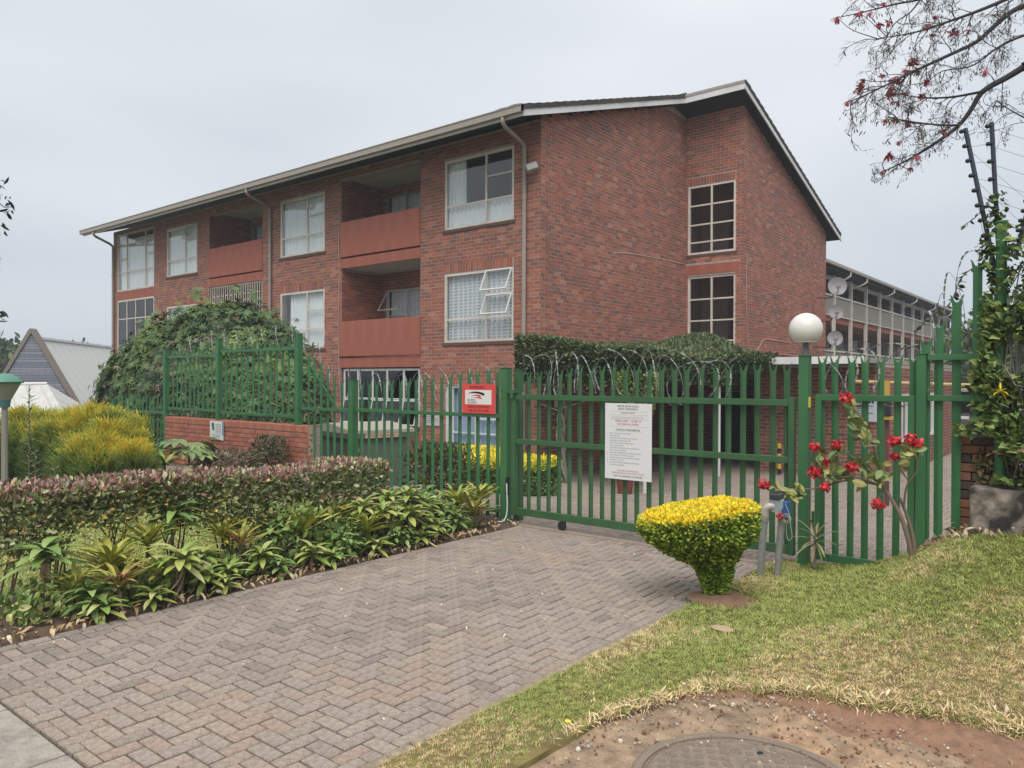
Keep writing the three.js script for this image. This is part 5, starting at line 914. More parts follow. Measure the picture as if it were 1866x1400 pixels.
  // fallen leaves in the bed and on the paving
  const lit = [], lg = leafGeo(.05, .018, .2, 1.3, 3, .8); for (let i = 0; i < 700; i++) { const z = rr(-6.6, -1.5); lit.push({ p: [-5.27 - .35 * Math.pow(rnd(), 1.5) + .05, .03 + rnd() * .02, z], e: [rr(-.4, .4), rr(0, 6.28), rr(-.6, .6)], s: rr(.6, 1.5), c: tint(rnd() < .6 ? [.26, .18, .10] : [.36, .29, .19], .3) }); }
  const lo = instanced(numbered('leaf_litter'), lg, M.leafMatt, lit, scene); lo.userData = { label: 'dry fallen leaves along the edge of the planted bed', category: 'leaf litter', kind: 'stuff' };
}
// ---- creeper on the pergola behind the gate
{
  rnd = rng(101);
  const t = thing('pergola', 'timber pergola against the gable, wholly covered by clipped creeper, on a thin white post', 'pergola');
  mesh('post', cyl([-7.03, -.5, -15.9], [-7.03, 1.75, -15.9], .03, .03, 10), M.white, t); mesh('post', cyl([-6.97, -.5, -12.5], [-6.97, 1.75, -12.5], .035, .035, 10), M.white, t);
  mesh('beam', merge([bx(-7.1, -7.0, 1.7, 1.82, -20.2, -12.4), bx(-10.0, -7.0, 1.58, 1.68, -18.2, -18.1), bx(-9.98, -7.0, 1.7, 1.82, -12.6, -12.5), bx(-9.98, -7.0, 1.7, 1.8, -15.9, -15.8)]), M.darkTimber, t);
  mesh('deck', bx(-9.98, -6.95, 1.83, 1.87, -20.24, -12.45), M.darkTimber, t);
  const top = (x, z) => 2.46 - .3 * sstep(-9.9, -7.4, x) + .05 * Math.sin(z * 1.4) + .5 * Math.exp(-(((x + 8.3) / 1.0) ** 2 + ((z + 18) / .9) ** 2)) + .12 * (fbm(x * 1.5, z * 1.5, 2, 3) - .5);
  const shape = r => {
    const f = r(), x = mix(-9.95, -6.9, r()), z = mix(-18.6, -12.35, r()), T = top(x, z);
    if (f > .93) { const k = r(); return { p: [mix(-7.3, -5.95, k), mix(1.62 + .2 * r(), 2.3 - .12 * k, r()), mix(-16.9, -15.95, r())], n: [.3, .5, 1] }; }
    if (f < .34) return { p: [x, T - .05 * r(), z], n: [0, 1, .1] };
    const lo = 1.40 + .34 * fbm(x * 2.4 + z * 2.4, 4, 1, 3), y = mix(lo, T, r());
    if (f < .66) return { p: [x, mix(lo, top(x, -12.4), r()), -12.38 + .16 * (fbm(x * 3, y * 3, 3) - .5) - .1 * r()], n: [0, .3, 1] };
    if (f < .9) return { p: [-6.92 + .16 * (fbm(z * 3, y * 3, 7) - .5) - .1 * r(), mix(lo, top(-7, z), r()), z], n: [1, .3, .1] };
    return { p: [x, lo + r() * .25, z], n: [r() - .5, -.4, 1] };
  };
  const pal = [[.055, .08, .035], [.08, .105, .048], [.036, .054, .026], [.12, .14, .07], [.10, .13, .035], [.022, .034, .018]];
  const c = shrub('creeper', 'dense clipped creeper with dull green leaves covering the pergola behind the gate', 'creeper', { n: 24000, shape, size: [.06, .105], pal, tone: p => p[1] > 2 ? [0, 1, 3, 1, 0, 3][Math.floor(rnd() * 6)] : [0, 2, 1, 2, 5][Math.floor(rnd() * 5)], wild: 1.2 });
  const pole = r => { const a = r() * 6.283, y = mix(-.1, 1.75, Math.pow(r(), .55)), R = mix(.07, .34, sstep(.2, 1.6, y)); return { p: [-7.05 + R * Math.cos(a) * 1.0, y, -12.35 + R * Math.sin(a) * .8], n: [Math.cos(a), .1, Math.sin(a)] }; };
  shrub('creeper', 'lighter green creeper hanging around the pergola post behind the notice board', 'creeper', { n: 2900, shape: pole, size: [.06, .1], pal: [[.13, .17, .04], [.20, .24, .07], [.07, .10, .03], [.09, .12, .05]], tone: any(0, 1, 2, 3, 0) });
  const vt = thing('vine_trunk', 'twisted pale vine trunks climbing from the paving to the pergola', 'vine'), vs = [];
  for (let k = 0; k < 4; k++) { const p = []; for (let i = 0; i <= 12; i++) { const y = mix(-.5, 1.75, i / 12), a = k * 1.57 + i * .75, w = .06 + .03 * Math.sin(i + k) + .12 * sstep(1.2, 1.75, y); p.push([-9.0 + w * Math.cos(a) - .05 * Math.sin(y * 2.2), y, -12.75 + w * Math.sin(a)]); } vs.push(taperTube(p, .042, .02, 36, 7)); }
  for (let k = 0; k < 9; k++) { const a = rr(-.9, 1.2), b = [-9.05 + rr(-.08, .08), rr(.9, 1.5), -12.7]; vs.push(taperTube([b, [b[0] + a * .4, b[1] + rr(.05, .3), -12.6], [b[0] + a * 1.1, b[1] + rr(.1, .6), -12.55]], .014, .006, 10, 5)); }
  mesh('trunk', merge(vs), M.barkGrey, vt);
  for (let i = 0; i < 70; i++) { const y = rr(.2, 1.7), a = rnd() * 6.28, o = mesh('leaf', smallLeaf[i % 3], M.leafIvy ?? (M.leafIvy = mat([.10, .13, .055], .6, DS)), vt); o.position.set(-9.02 + .13 * Math.cos(a), y, -12.74 + .13 * Math.sin(a)); o.quaternion.copy(outward([Math.cos(a), -.3, Math.sin(a)], .8)); o.scale.setScalar(rr(.06, .1)); }
}
// ---- ivy mass at the right
const ivyLeaf = (() => { const s = new THREE.Shape(); [[0, 0], [.30, -.06], [.44, .16], [.36, .36], [.30, .52], [.16, .72], [0, 1]].forEach((p, i) => i ? s.lineTo(...p) : s.moveTo(...p)); [[-.16, .72], [-.30, .52], [-.36, .36], [-.44, .16], [-.30, -.06]].forEach(p => s.lineTo(...p)); const g = new THREE.ShapeGeometry(s), p = g.attributes.position; for (let i = 0; i < p.count; i++) { const x = p.getX(i), y = p.getY(i); p.setXYZ(i, x, Math.abs(x) * .28 - .2 * y * y, y); } g.computeVertexNormals(); return ni(g); })();
{
  rnd = rng(111);
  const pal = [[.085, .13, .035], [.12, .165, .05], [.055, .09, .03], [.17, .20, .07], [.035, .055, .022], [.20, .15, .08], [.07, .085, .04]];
  const t = thing('climbing_ivy', 'dense creeper with broad lobed leaves swallowing the fence and tall post at the right edge', 'creeper'), list = [];
  const add = (x, y, z, n, s, k, hide) => list.push({ p: [x, y, z], q: outward(n, .9), s, k, c: tint(pal[k], .25), rank: near([x, y, z]) + (hide ? 9 : 0) });
  for (let i = 0; i < 10500; i++) {
    const y = rr(.86, 2.72), left = -.865 + .03 * Math.sin(y * 7) + .10 * sstep(2.1, 2.5, y) - .03 * sstep(1.7, 1.3, y) + .13 * sstep(1.28, 1.15, y) + .08 * (fbm(y * 5, 3, 2, 3) - .5), x = left + Math.pow(rnd(), 1.3) * (.95), front = GZ + .05 + .2 * fbm(x * 4, y * 4, 2, 3), z = front - Math.pow(rnd(), 1.6) * .6; if (x > .4) continue;
    if (y > 2.2 && x < -.6 && rnd() < .75) continue; if (fbm(x * 6, y * 5, 9, 2) > .66) continue;
    if (x < left + .1 && rnd() < .45) continue;
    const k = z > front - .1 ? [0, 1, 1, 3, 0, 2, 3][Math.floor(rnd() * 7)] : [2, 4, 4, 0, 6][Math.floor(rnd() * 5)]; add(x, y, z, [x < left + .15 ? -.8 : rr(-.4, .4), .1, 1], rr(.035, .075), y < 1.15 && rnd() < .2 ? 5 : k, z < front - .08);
  }
  for (let i = 0; i < 70; i++) { const a = rnd(), x = mix(-1.02, -.7, a) + rr(-.03, .03), y = mix(1.2, 1.32, a) + rr(-.04, .06); add(x, y, GZ + .06 - rnd() * .1, [-.4, -.1, 1], rr(.04, .075), [1, 3, 0][i % 3]); }
  for (let i = 0; i < 200; i++) { const y = rr(2.2, 3.0); add(-.8 + .05 * Math.sin(y * 9) + rr(-.05, .05), y, GZ - .02, [rr(-1, 1), -.2, .7], rr(.03, .055), [0, 2, 6][i % 3]); }
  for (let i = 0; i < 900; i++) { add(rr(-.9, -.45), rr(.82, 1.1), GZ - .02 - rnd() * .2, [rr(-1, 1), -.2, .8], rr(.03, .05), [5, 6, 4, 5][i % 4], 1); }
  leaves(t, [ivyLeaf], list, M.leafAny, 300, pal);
  const vs = []; for (let i = 0; i < 22; i++) { const x = rr(-.9, .1); if (x < -.74) continue; vs.push(taperTube([[x, .75, GZ - .08], [x + rr(-.15, .15), 1.3, GZ + .06], [x + rr(-.2, .2), 2.0, GZ + .02], [x + rr(-.1, .1), rr(2.2, 2.7), GZ - .05]], .009, .004, 14, 5)); } vs.push(taperTube([[-.70, 1.72, GZ + .2], [-.6, 1.55, GZ + .24], [-.5, 1.75, GZ + .22], [-.42, 2.1, GZ + .2]], .005, .004, 10, 5));
  mesh('stem', merge(vs), M.barkGrey, t);
  mesh('flower', merge(Array.from({ length: 16 }, (_, i) => place(leafGeo(.075, .012, .2, i % 2 ? .9 : -.5, 4, .6), [-.715, 1.53, GZ + .28], [rr(-1.2, .9), i * .8, 0]))), mat([.72, .52, .03], .5, DS), t);
  // twining shoots on the razor loops
  const sh = thing('creeper_shoot', 'thin leafy shoots twining over the rusty razor loops at the right', 'creeper'), sp = [[-1.33, 1.98, GZ - .05], [-1.22, 2.12, GZ - .1], [-1.1, 2.2, GZ - .1], [-1.0, 2.42, GZ - .1], [-.88, 2.5, GZ - .1]];
  mesh('stem', merge([tube(sp, .004, 24, 5), tube([[-.82, 2.95, GZ], [-.9, 2.83, GZ + .05], [-1.0, 2.76, GZ + .05]], .003, 12, 5)]), M.bark, sh); const cv = new THREE.CatmullRomCurve3([...sp].map(p => V(...p)));
  const lm = mat([.06, .075, .04], .7, DS); for (let i = 0; i < 46; i++) { const p = i < 34 ? cv.getPointAt(i / 34) : V(mix(-.82, -1, (i - 34) / 12), mix(2.95, 2.74, (i - 34) / 12), GZ + .04), o = mesh('leaf', smallLeaf[i % 3], lm, sh); o.position.copy(p); o.quaternion.copy(outward([rr(-1, 1), -.6, rr(-.5, 1)], 1)); o.scale.setScalar(rr(.035, .06)); }
}
// ---- crown of thorns with red flowers in front of the pedestrian gate
{
  rnd = rng(121);
  const t = thing('crown_of_thorns', 'leggy thorny plant with red flower heads in front of the pedestrian gate', 'flowering plant'), Z = -6.35, P = a => a.map(p => [p[0], p[1], Z + (p[2] ?? 0)]);
  const st = [[[[-1.26, .18], [-1.29, .4, .02], [-1.36, .62, .03], [-1.46, .78, .02]], .022, .013], [[[-1.25, .18], [-1.27, .42, -.03], [-1.33, .64, -.02], [-1.36, .72]], .018, .01], [[[-1.46, .78, .02], [-1.52, .86], [-1.58, .95, .03]], .012, .009], [[[-1.49, .91], [-1.53, 1.06, .02], [-1.58, 1.2], [-1.63, 1.32, .02], [-1.73, 1.44]], .01, .006], [[[-1.58, .92], [-1.68, 1.0, .03], [-1.80, 1.07]], .008, .005], [[[-1.46, .78], [-1.6, .845, .06], [-1.76, .85, .09], [-1.88, .80, .1]], .008, .005], [[[-1.5, .8], [-1.7, .83, .05], [-1.9, .76, .1], [-2.05, .73, .12], [-2.33, .73, .15]], .008, .006], [[[-1.33, .66], [-1.30, .82, .04], [-1.24, .92, .05], [-1.22, 1.04, .06]], .008, .005], [[[-1.29, .84], [-1.35, .95, .05], [-1.38, 1.02, .06]], .005, .004], [[[-1.46, .78], [-1.49, .72, .05], [-1.49, .69, .08]], .006, .005], [[[-1.68, 1.0], [-1.80, .95, .03], [-1.93, .98, .03], [-1.97, 1.04]], .006, .004], [[[-1.58, .93], [-1.63, .90], [-1.68, .92, .05]], .006, .004]];
  st.forEach(([p, a, b]) => mesh('stem', taperTube(P(p), a, b, 16, 7), mat([.21, .15, .11], .9, { map: rep(T_streak, 4) }), t));
  const th = []; st.forEach(([p, a, b]) => { const c = new THREE.CatmullRomCurve3(P(p).map(q => V(...q))); for (let i = 0; i < 22; i++) { const q = c.getPointAt(rnd()), d = V(rr(-1, 1), rr(-1, 1), rr(-1, 1)).normalize().multiplyScalar(.022); th.push(cyl([q.x, q.y, q.z], [q.x + d.x, q.y + d.y, q.z + d.z], .0016, .0003, 3)); } }); mesh('thorns', merge(th), M.bark, t);
  const petal = new THREE.CircleGeometry(.011, 7).translate(0, .009, 0), pm = [[.55, .018, .03], [.46, .012, .025], [.62, .045, .05]].map(c => mat(c, .6, DS));
  const heads = [[-1.74, 1.46, .03, .055], [-1.97, 1.06, .05, .042], [-1.80, 1.09, .06, .048], [-1.89, .96, .1, .05], [-1.95, .87, .11, .058], [-1.68, .93, .08, .052], [-1.87, .76, .12, .042], [-1.49, .66, .1, .052], [-2.345, .735, .16, .05], [-1.38, 1.14, .06, .045], [-1.27, 1.16, .07, .055], [-1.22, 1.13, .07, .04], [-1.38, 1.03, .06, .03]];
  heads.forEach(([x, y, z, r], hi) => {
    const f = mesh('flower_head', new THREE.IcosahedronGeometry(r * .4, 1).translate(x, y, Z + z), pm[1], t);
    const gs = [[], [], []]; for (let i = 0; i < 60; i++) { const u = 1 - 2 * (i + .5) / 60, a = i * 2.4, s = Math.sqrt(1 - u * u), q = r * rr(.5, 1.1); const n = V(s * Math.cos(a), u * .8 + .1, s * Math.sin(a)); const g = petal.clone().applyQuaternion(new THREE.Quaternion().setFromUnitVectors(V(0, 0, 1), n.clone().add(V(rr(-.9, .9), rr(-.9, .9), rr(-.9, .9))).normalize())); g.scale(1.25, 1.25, 1.25); g.translate(x + n.x * q, y + n.y * q, Z + z + n.z * q); gs[i % 3].push(g); }
    gs.forEach((g, i) => mesh('petals', merge(g), pm[i], f));
  });
  const clusters = [[-1.69, 1.40, 8], [-1.64, 1.30, 9], [-1.6, 1.22, 8], [-1.575, 1.15, 7], [-1.78, 1.03, 8], [-1.92, 1.0, 7], [-1.83, .87, 10], [-1.88, .93, 6], [-1.76, .84, 7], [-1.56, 1.0, 8], [-1.5, .9, 7], [-1.56, .83, 5], [-1.45, .86, 5], [-1.3, 1.09, 9], [-1.22, 1.06, 9], [-1.38, .98, 3], [-2.22, .71, 7], [-2.12, .70, 8], [-2.03, .70, 8], [-1.63, .95, 6]];
  const lm = [[.20, .26, .085], [.31, .33, .13], [.14, .20, .07], [.42, .38, .13]].map(c => mat(c, .5, DS)), lg = leafGeo(.085, .046, .3, .5, 4, .6);
  clusters.forEach(([x, y, n]) => { for (let i = 0; i < n; i++) { const o = mesh('leaf', lg, lm[Math.floor(rnd() * 4)], t); o.position.set(x + rr(-.035, .035), y + rr(-.03, .03), Z + (x < -1.95 ? .14 : .05) + rr(-.03, .05)); o.quaternion.copy(outward([rr(-1, 1), rr(-.6, .8), rr(-.2, 1)], .6)); o.scale.setScalar(rr(.85, 1.35)); } });
}
{ // small variegated dragon plant beside the gate post
  const t = thing('dragon_plant', 'small variegated dragon plant on a thin cane beside the lamp post', 'plant', [-2.0, .12, -6.42]); mesh('cane', taperTube([[0, -.05, 0], [-.01, .1, 0], [0, .2, 0]], .011, .008, 6, 6), M.barkGrey, t);
  const g = leafGeo(.2, .022, .3, .7, 5, .5), ms = [[.30, .29, .13], [.22, .17, .09], [.36, .36, .2], [.16, .19, .08]].map(c => mat(c, .6, DS)); for (let i = 0; i < 26; i++) { const o = mesh('leaf', g, ms[i % 4], t); o.position.y = .2 - .06 * i / 26; o.rotation.set(-mix(1.25, -.9, i / 26), i * 2.4, 0, 'YXZ'); o.scale.setScalar(rr(.8, 1.15)); }
}
// ---- coral tree reaching in from the right, with its red flowers
{
  rnd = rng(131);
  const t = thing('coral_tree', 'bare coral tree reaching in from the upper right with small red flowers', 'tree');
  mesh('trunk', taperTube([[1.6, -.2, -10.4], [1.5, 1.8, -10.3], [1.0, 3.6, -10], [.4, 4.8, -9.7], [-.3, 4.95, -9.3], [-.85, 4.74, -9.12]], .22, .05, 30, 9), M.barkDark, t);
  const limbs = [[[[-.85, 4.74, -9.12], [-.97, 4.67, -9.09], [-1.19, 4.53, -8.99], [-1.28, 4.38, -8.99], [-1.39, 4.23, -8.97], [-1.56, 4.09, -8.9], [-1.79, 3.93, -8.79], [-2.02, 3.81, -8.68]], .034, .006], [[[-.2, 5.3, -9.4], [-.88, 5.5, -9.48], [-1.08, 5.27, -9.19], [-1.22, 5.04, -8.94], [-1.39, 4.88, -8.68], [-1.7, 4.64, -8.3], [-1.84, 4.49, -8.05], [-2.03, 4.32, -7.77], [-2.1, 4.24, -7.59]], .034, .004], [[[-1.18, 4.53, -8.97], [-1.47, 4.55, -9], [-1.74, 4.62, -9.04], [-2.02, 4.74, -9.07]], .014, .004], [[[-1.38, 4.21, -8.88], [-1.5, 4.15, -8.54], [-1.67, 4.12, -8.17], [-1.8, 4.1, -7.83]], .012, .004], [[[-1.1, 5.95, -9.5], [-1.59, 5.8, -9.3], [-1.8, 5.71, -9.13], [-1.99, 5.66, -8.97], [-2.24, 5.58, -8.77], [-2.48, 5.51, -8.57]], .018, .004], [[[-1.3, 6, -9.2], [-1.68, 5.69, -8.96], [-1.8, 5.45, -8.78], [-1.92, 5.28, -8.59], [-2, 4.98, -8.44]], .014, .003], [[[-.5, 5.7, -9.3], [-.92, 5.46, -9.07], [-1.2, 5.27, -8.77], [-1.49, 5.11, -8.47], [-1.67, 5.01, -8.26], [-1.93, 4.93, -7.99]], .026, .004], [[[-.4, 4.2, -10.3], [-.94, 4.55, -10.2], [-1.11, 4.67, -10.06], [-1.19, 4.73, -10], [-1.26, 4.64, -9.95]], .016, .003], [[[-.4, 5.4, -10.1], [-.86, 5.4, -10.01], [-1.15, 5.28, -9.88], [-1.39, 5.1, -9.77], [-1.67, 5.07, -9.65], [-1.8, 4.98, -9.63]], .018, .004]];
  const tw = [], tips = [];
  const grow = (p, d, len, r, lv) => {
    const q = [p]; let c = p.clone(); const dd = d.clone(); for (let i = 0; i < 4; i++) { dd.add(V(rr(-.55, .55), rr(-.5, .4), rr(-.55, .55))).normalize(); const e = c.clone().addScaledVector(dd, len / 4); if (e.y < 3.72 + .55 * (e.x + 2.0) || e.x < -2.14 - .26 * Math.max(0, e.y - 4.3)) { dd.multiplyScalar(-.3); dd.y += .5; q.push(c.clone().add(V(.004, .006, 0))); c = q[q.length - 1]; continue; } c = e; q.push(c); }
    tw.push(taperTube(q, r, r * .4, 5, lv > 1 ? 5 : 4)); if (lv > 0) for (let k = 0; k < (lv > 1 ? 3 : 3); k++) { const b = q[1 + Math.floor(rnd() * 4)]; grow(b, dd.clone().add(V(rr(-.8, .8), rr(-.7, .5), rr(-.8, .8))).normalize(), len * rr(.45, .7), Math.max(.0018, r * .55), lv - 1); } tips.push(c);
  };
  limbs.forEach(([p, a, b], li) => {
    mesh('branch', taperTube(p, a, b, 26, 7), M.barkDark, t); const cv = new THREE.CatmullRomCurve3(p.map(q => V(...q)));
    const n = [14, 24, 9, 10, 9, 9, 20, 9, 14][li]; for (let i = 0; i < n; i++) { const k = .12 + .88 * (i + rnd()) / n, q = cv.getPointAt(Math.min(k, 1)), d = cv.getTangentAt(Math.min(k, 1)); grow(q, V(d.x * .8 + rr(-.5, .5), d.y * .8 + rr(-.7, .45), d.z * .5 + rr(-.6, .6)).normalize(), rr(.16, .34), .0055, 3); }
  });
  const tm = mesh('twigs', merge(tw), mat([.085, .07, .07], .95), t); tm.userData.kind = 'stuff';
  const pod = leafGeo(1, .24, .3, .4, 3, .8), pl = tips.filter(() => rnd() < .22).flatMap(p => Array.from({ length: 1 + Math.floor(rnd() * 2) }, () => ({ p: [p.x + rr(-.03, .03), p.y - rr(0, .05), p.z + rr(-.03, .03)], q: outward([rr(-.5, .5), -1, rr(-.5, .5)], .8), s: rr(.025, .055), c: tint(rnd() < .7 ? [.05, .042, .036] : [.09, .09, .045], .4) }))); instanced('pods', pod, M.leafMatt, pl, t);
  const ft = []; const cvs = limbs.map(([p]) => new THREE.CatmullRomCurve3(p.map(q => V(...q))).getPoints(40)).flat();
  const red = [[.42, .06, .08], [.36, .05, .065], [.48, .11, .12]].map(c => mat(c, .6, DS)), pet = leafGeo(.055, .012, .3, .9, 3, .6), fl = [0, 1, 2].map(s => { const r = rng(200 + s); return merge(Array.from({ length: 16 }, (_, i) => place(pet, [0, 0, 0], [-.2 + r() * 1.3, i * 2.4, 0]))); });
  [[-2.15, 5.33, -8.2], [-2.33, 5.28, -8.05], [-1.96, 5.43, -8.35], [-2, 5.21, -8.31], [-1.92, 5.23, -8.38], [-1.61, 5.21, -8.63], [-1.59, 5.1, -8.64], [-1.42, 5.12, -8.78], [-1.73, 4.87, -8.53], [-1.75, 4.79, -8.51], [-1.72, 4.83, -8.5], [-1.77, 4.75, -8.5], [-1.87, 4.68, -8.42], [-1.89, 4.6, -8.4], [-1.84, 4.65, -8.44], [-1.88, 4.64, -8.41], [-1.9, 4.57, -8.4], [-2.13, 4.57, -8.21], [-2.1, 4.64, -8.23], [-2.24, 4.43, -8.12], [-2.15, 4.55, -8.2], [-1.98, 4.69, -8.33], [-1.91, 4.49, -8.39], [-1.89, 4.43, -8.4], [-1.79, 4.51, -8.48], [-1.84, 4.43, -8.44], [-1.66, 4.49, -8.59], [-1.61, 4.64, -8.63], [-1.94, 4.25, -8.36], [-1.86, 4.26, -8.42], [-1.78, 4.23, -8.49], [-1.83, 4.03, -8.45], [-1.91, 3.89, -8.38], [-1.96, 3.73, -8.34], [-1.7, 3.88, -8.55], [-1.73, 3.76, -8.53], [-1.16, 4.75, -8.99], [-1.29, 5.15, -8.89], [-1.69, 4.74, -8.56], [-1.62, 4.65, -8.62], [-1.5, 4.13, -8.71], [-2.08, 5.32, -8.25], [-1.57, 5.29, -8.66]].forEach((p, i) => { let nb = cvs[0], d0 = 9; const fp = V(...p); for (const q of cvs) { const d = q.distanceTo(fp); if (d < d0) { d0 = d; nb = q; } } if (d0 < 1.2) ft.push(taperTube([nb, nb.clone().lerp(fp, .5).add(V(rr(-.05, .05), rr(-.06, .02), rr(-.05, .05))), fp], .005, .0025, 8, 4));
    const o = mesh('flower', fl[i % 3], red[(i * 5) % 3], t); o.position.set(...p); o.rotation.set(rr(-1, 1), rr(0, 6), rr(-1, 1)); o.scale.setScalar(rr(.85, 1.45)); });
  mesh('twigs', merge(ft), mat([.085, .07, .07], .95), t).userData.kind = 'stuff';
}
{ // leafy branch tips reaching in at the left edge
  rnd = rng(141);
  const t = thing('overhanging_branch', 'few dark leafy twigs reaching in at the left picture edge against the sky', 'branch'), B = [[-7.9, 3.6, -1.6], [-7.4, 3.4, -1.85]];
  const tw = [taperTube([[-9, 3.9, -1.0], ...B, [-7.02, 3.15, -2.04], [-6.92, 3.1, -2.12]], .03, .004, 16, 6), taperTube([[-7.5, 3.44, -1.8], [-7.05, 3.05, -2.1], [-6.88, 2.94, -2.16], [-6.83, 2.95, -2.19]], .008, .003, 10, 5), taperTube([[-7.3, 3.2, -1.95], [-7.05, 2.7, -2.05], [-6.93, 2.5, -2.12]], .006, .002, 10, 5), taperTube([[-7.3, 2.9, -1.95], [-7.05, 2.3, -2.05], [-6.93, 2.08, -2.12]], .006, .002, 10, 5)];
  mesh('twig', merge(tw), M.barkDark, t); const lg = leafGeo(1, .3, .3, .5, 3, .8), lm = mat([.03, .035, .03], .8, DS);
  [[-6.92, 3.16, -2.12, 8], [-6.9, 3.02, -2.14, 7], [-6.85, 2.94, -2.18, 9], [-6.9, 2.8, -2.14, 4], [-6.92, 2.52, -2.12, 4], [-6.92, 2.1, -2.12, 5], [-7.05, 3.2, -2.02, 10]].forEach(([x, y, z, n]) => { for (let i = 0; i < n; i++) { const o = mesh('leaf', lg, lm, t); o.position.set(x + rr(-.06, .05), y + rr(-.05, .04), z + rr(-.04, .04)); o.quaternion.copy(outward([rr(-1, 1), rr(-1, .4), rr(-1, 1)], 1)); o.scale.setScalar(rr(.05, .1)); } });
}
// ---------------------------------------------------------------- smaller things
{ // water meter standpipes
  const t = thing('water_standpipe', 'pair of galvanised standpipes with an elbow, grey meter and blue valve beside the topiary', 'standpipe'), Z = -6.05;
  mesh('pipe', cyl([-2.325, -.06, Z], [-2.285, .50, Z], .028, .028, 18), M.galv, t); mesh('pipe', cyl([-2.205, -.02, Z - .06], [-2.165, .52, Z - .06], .028, .028, 18), M.galv, t);
  mesh('coupling', merge([cyl([-2.287, .475, Z], [-2.282, .52, Z], .034, .034, 18), cyl([-2.168, .47, Z - .06], [-2.164, .52, Z - .06], .032, .032, 16)]), mat([.34, .30, .26], .6, { metalness: .3 }), t);
  mesh('elbow', tube([[-2.283, .51, Z], [-2.279, .56, Z], [-2.262, .588, Z - .005], [-2.235, .596, Z - .02], [-2.20, .59, Z - .045]], .032, 24, 14), mat([.5, .46, .41], .5, { metalness: .2, map: rep(T_soft, 3) }), t);
  mesh('nipple', cyl([-2.215, .592, Z - .035], [-2.17, .565, Z - .05], .024, .024, 12), mat([.22, .12, .085], .7), t);
  mesh('meter', merge([new THREE.CylinderGeometry(.062, .062, .05, 24).rotateX(Math.PI / 2).translate(-2.2, .612, Z - .03), cyl([-2.265, .615, Z - .03], [-2.25, .615, Z - .03], .02, .02, 10)]), mat([.42, .46, .48], .4, { metalness: .35 }), t);
  mesh('meter_cap', rbx(-2.245, -2.155, .655, .70, Z - .09, Z + .01, .01), mat([.05, .05, .055], .4), t);
  mesh('valve_body', rbx(-2.155, -2.105, .53, .645, Z - .09, Z - .01, .012), mat([.03, .10, .30], .4), t);
  mesh('valve_handle', merge([0, 1, 2, 3].map(i => new THREE.SphereGeometry(.016, 10, 8).translate(-2.155 + .018 * Math.cos(i * 1.57), .53 + .018 * Math.sin(i * 1.57), Z + .015))), mat([.38, .045, .04], .5), t);
  mesh('wire_coil', merge([new THREE.TorusGeometry(.036, .0028, 6, 30).translate(-2.11, .515, Z), new THREE.TorusGeometry(.022, .0028, 6, 24).translate(-2.108, .515, Z + .008), tube([[-2.12, .63, Z], [-2.09, .56, Z], [-2.075, .46, Z], [-2.07, .36, Z - .01], [-2.10, .34, Z - .02], [-2.115, .40, Z - .02], [-2.11, .48, Z - .01]], .0028, 26, 5)]), mat([.45, .43, .42], .4), t);
}
{ // electricity cabinet
  const t = thing('electrical_cabinet', 'grey green electrical cabinet with a pale sloping lid behind the lower fence', 'cabinet', [-9.52, 0, -7.5], undefined, -.22), g = mat([.115, .135, .11], .55, { map: rep(T_streak, .8) });
  mesh('body', rbx(-1.05, .42, -.15, .70, -1.0, 0, .01), g, t); mesh('lid', prism([[-1.11, .78], [-1.11, .83], [-.3, .92], [.48, .83], [.48, .78]], -1.06, .06, 'z'), mat([.42, .39, .32], .7, { map: rep(T_streak, .7) }), t);
  mesh('lid_edge', merge([bx(-1.1, .47, .705, .785, .0, .055), bx(.42, .475, .705, .785, -1.05, -.002)]), g, t);
  for (const [a, b] of [[-1.0, -.66], [-.62, -.30], [-.26, .08]]) mesh('door', rbx(a, b, -.1, .62, .002, .016, .004), g, t);
  mesh('door', rbx(.422, .434, -.1, .62, -.86, -.12, .004), g, t); mesh('door_gap', bx(-.655, -.625, -.1, .64, .001, .006), M.black, t); mesh('hinge', merge([.1, .5].map(y => cyl([.436, y, -.10], [.436, y + .06, -.10], .012, .012, 8))), M.galv, t);
  const s = sign(.5, .07, (c, w, h) => { c.fillStyle = '#d9b7a4'; c.fillRect(0, 0, w, h); fitText(c, 'P TER  ARAGE ZL L', w / 2, h * .78, h * .74, w * .94, '#9a3a30'); }, 512);
  const p = mesh('label_plate', new THREE.PlaneGeometry(.62, .065), new THREE.MeshStandardMaterial({ map: s, roughness: .5, color: lin(.8, .8, .8) }), t); p.position.set(.479, .742, -.5); p.rotation.y = Math.PI / 2;
}
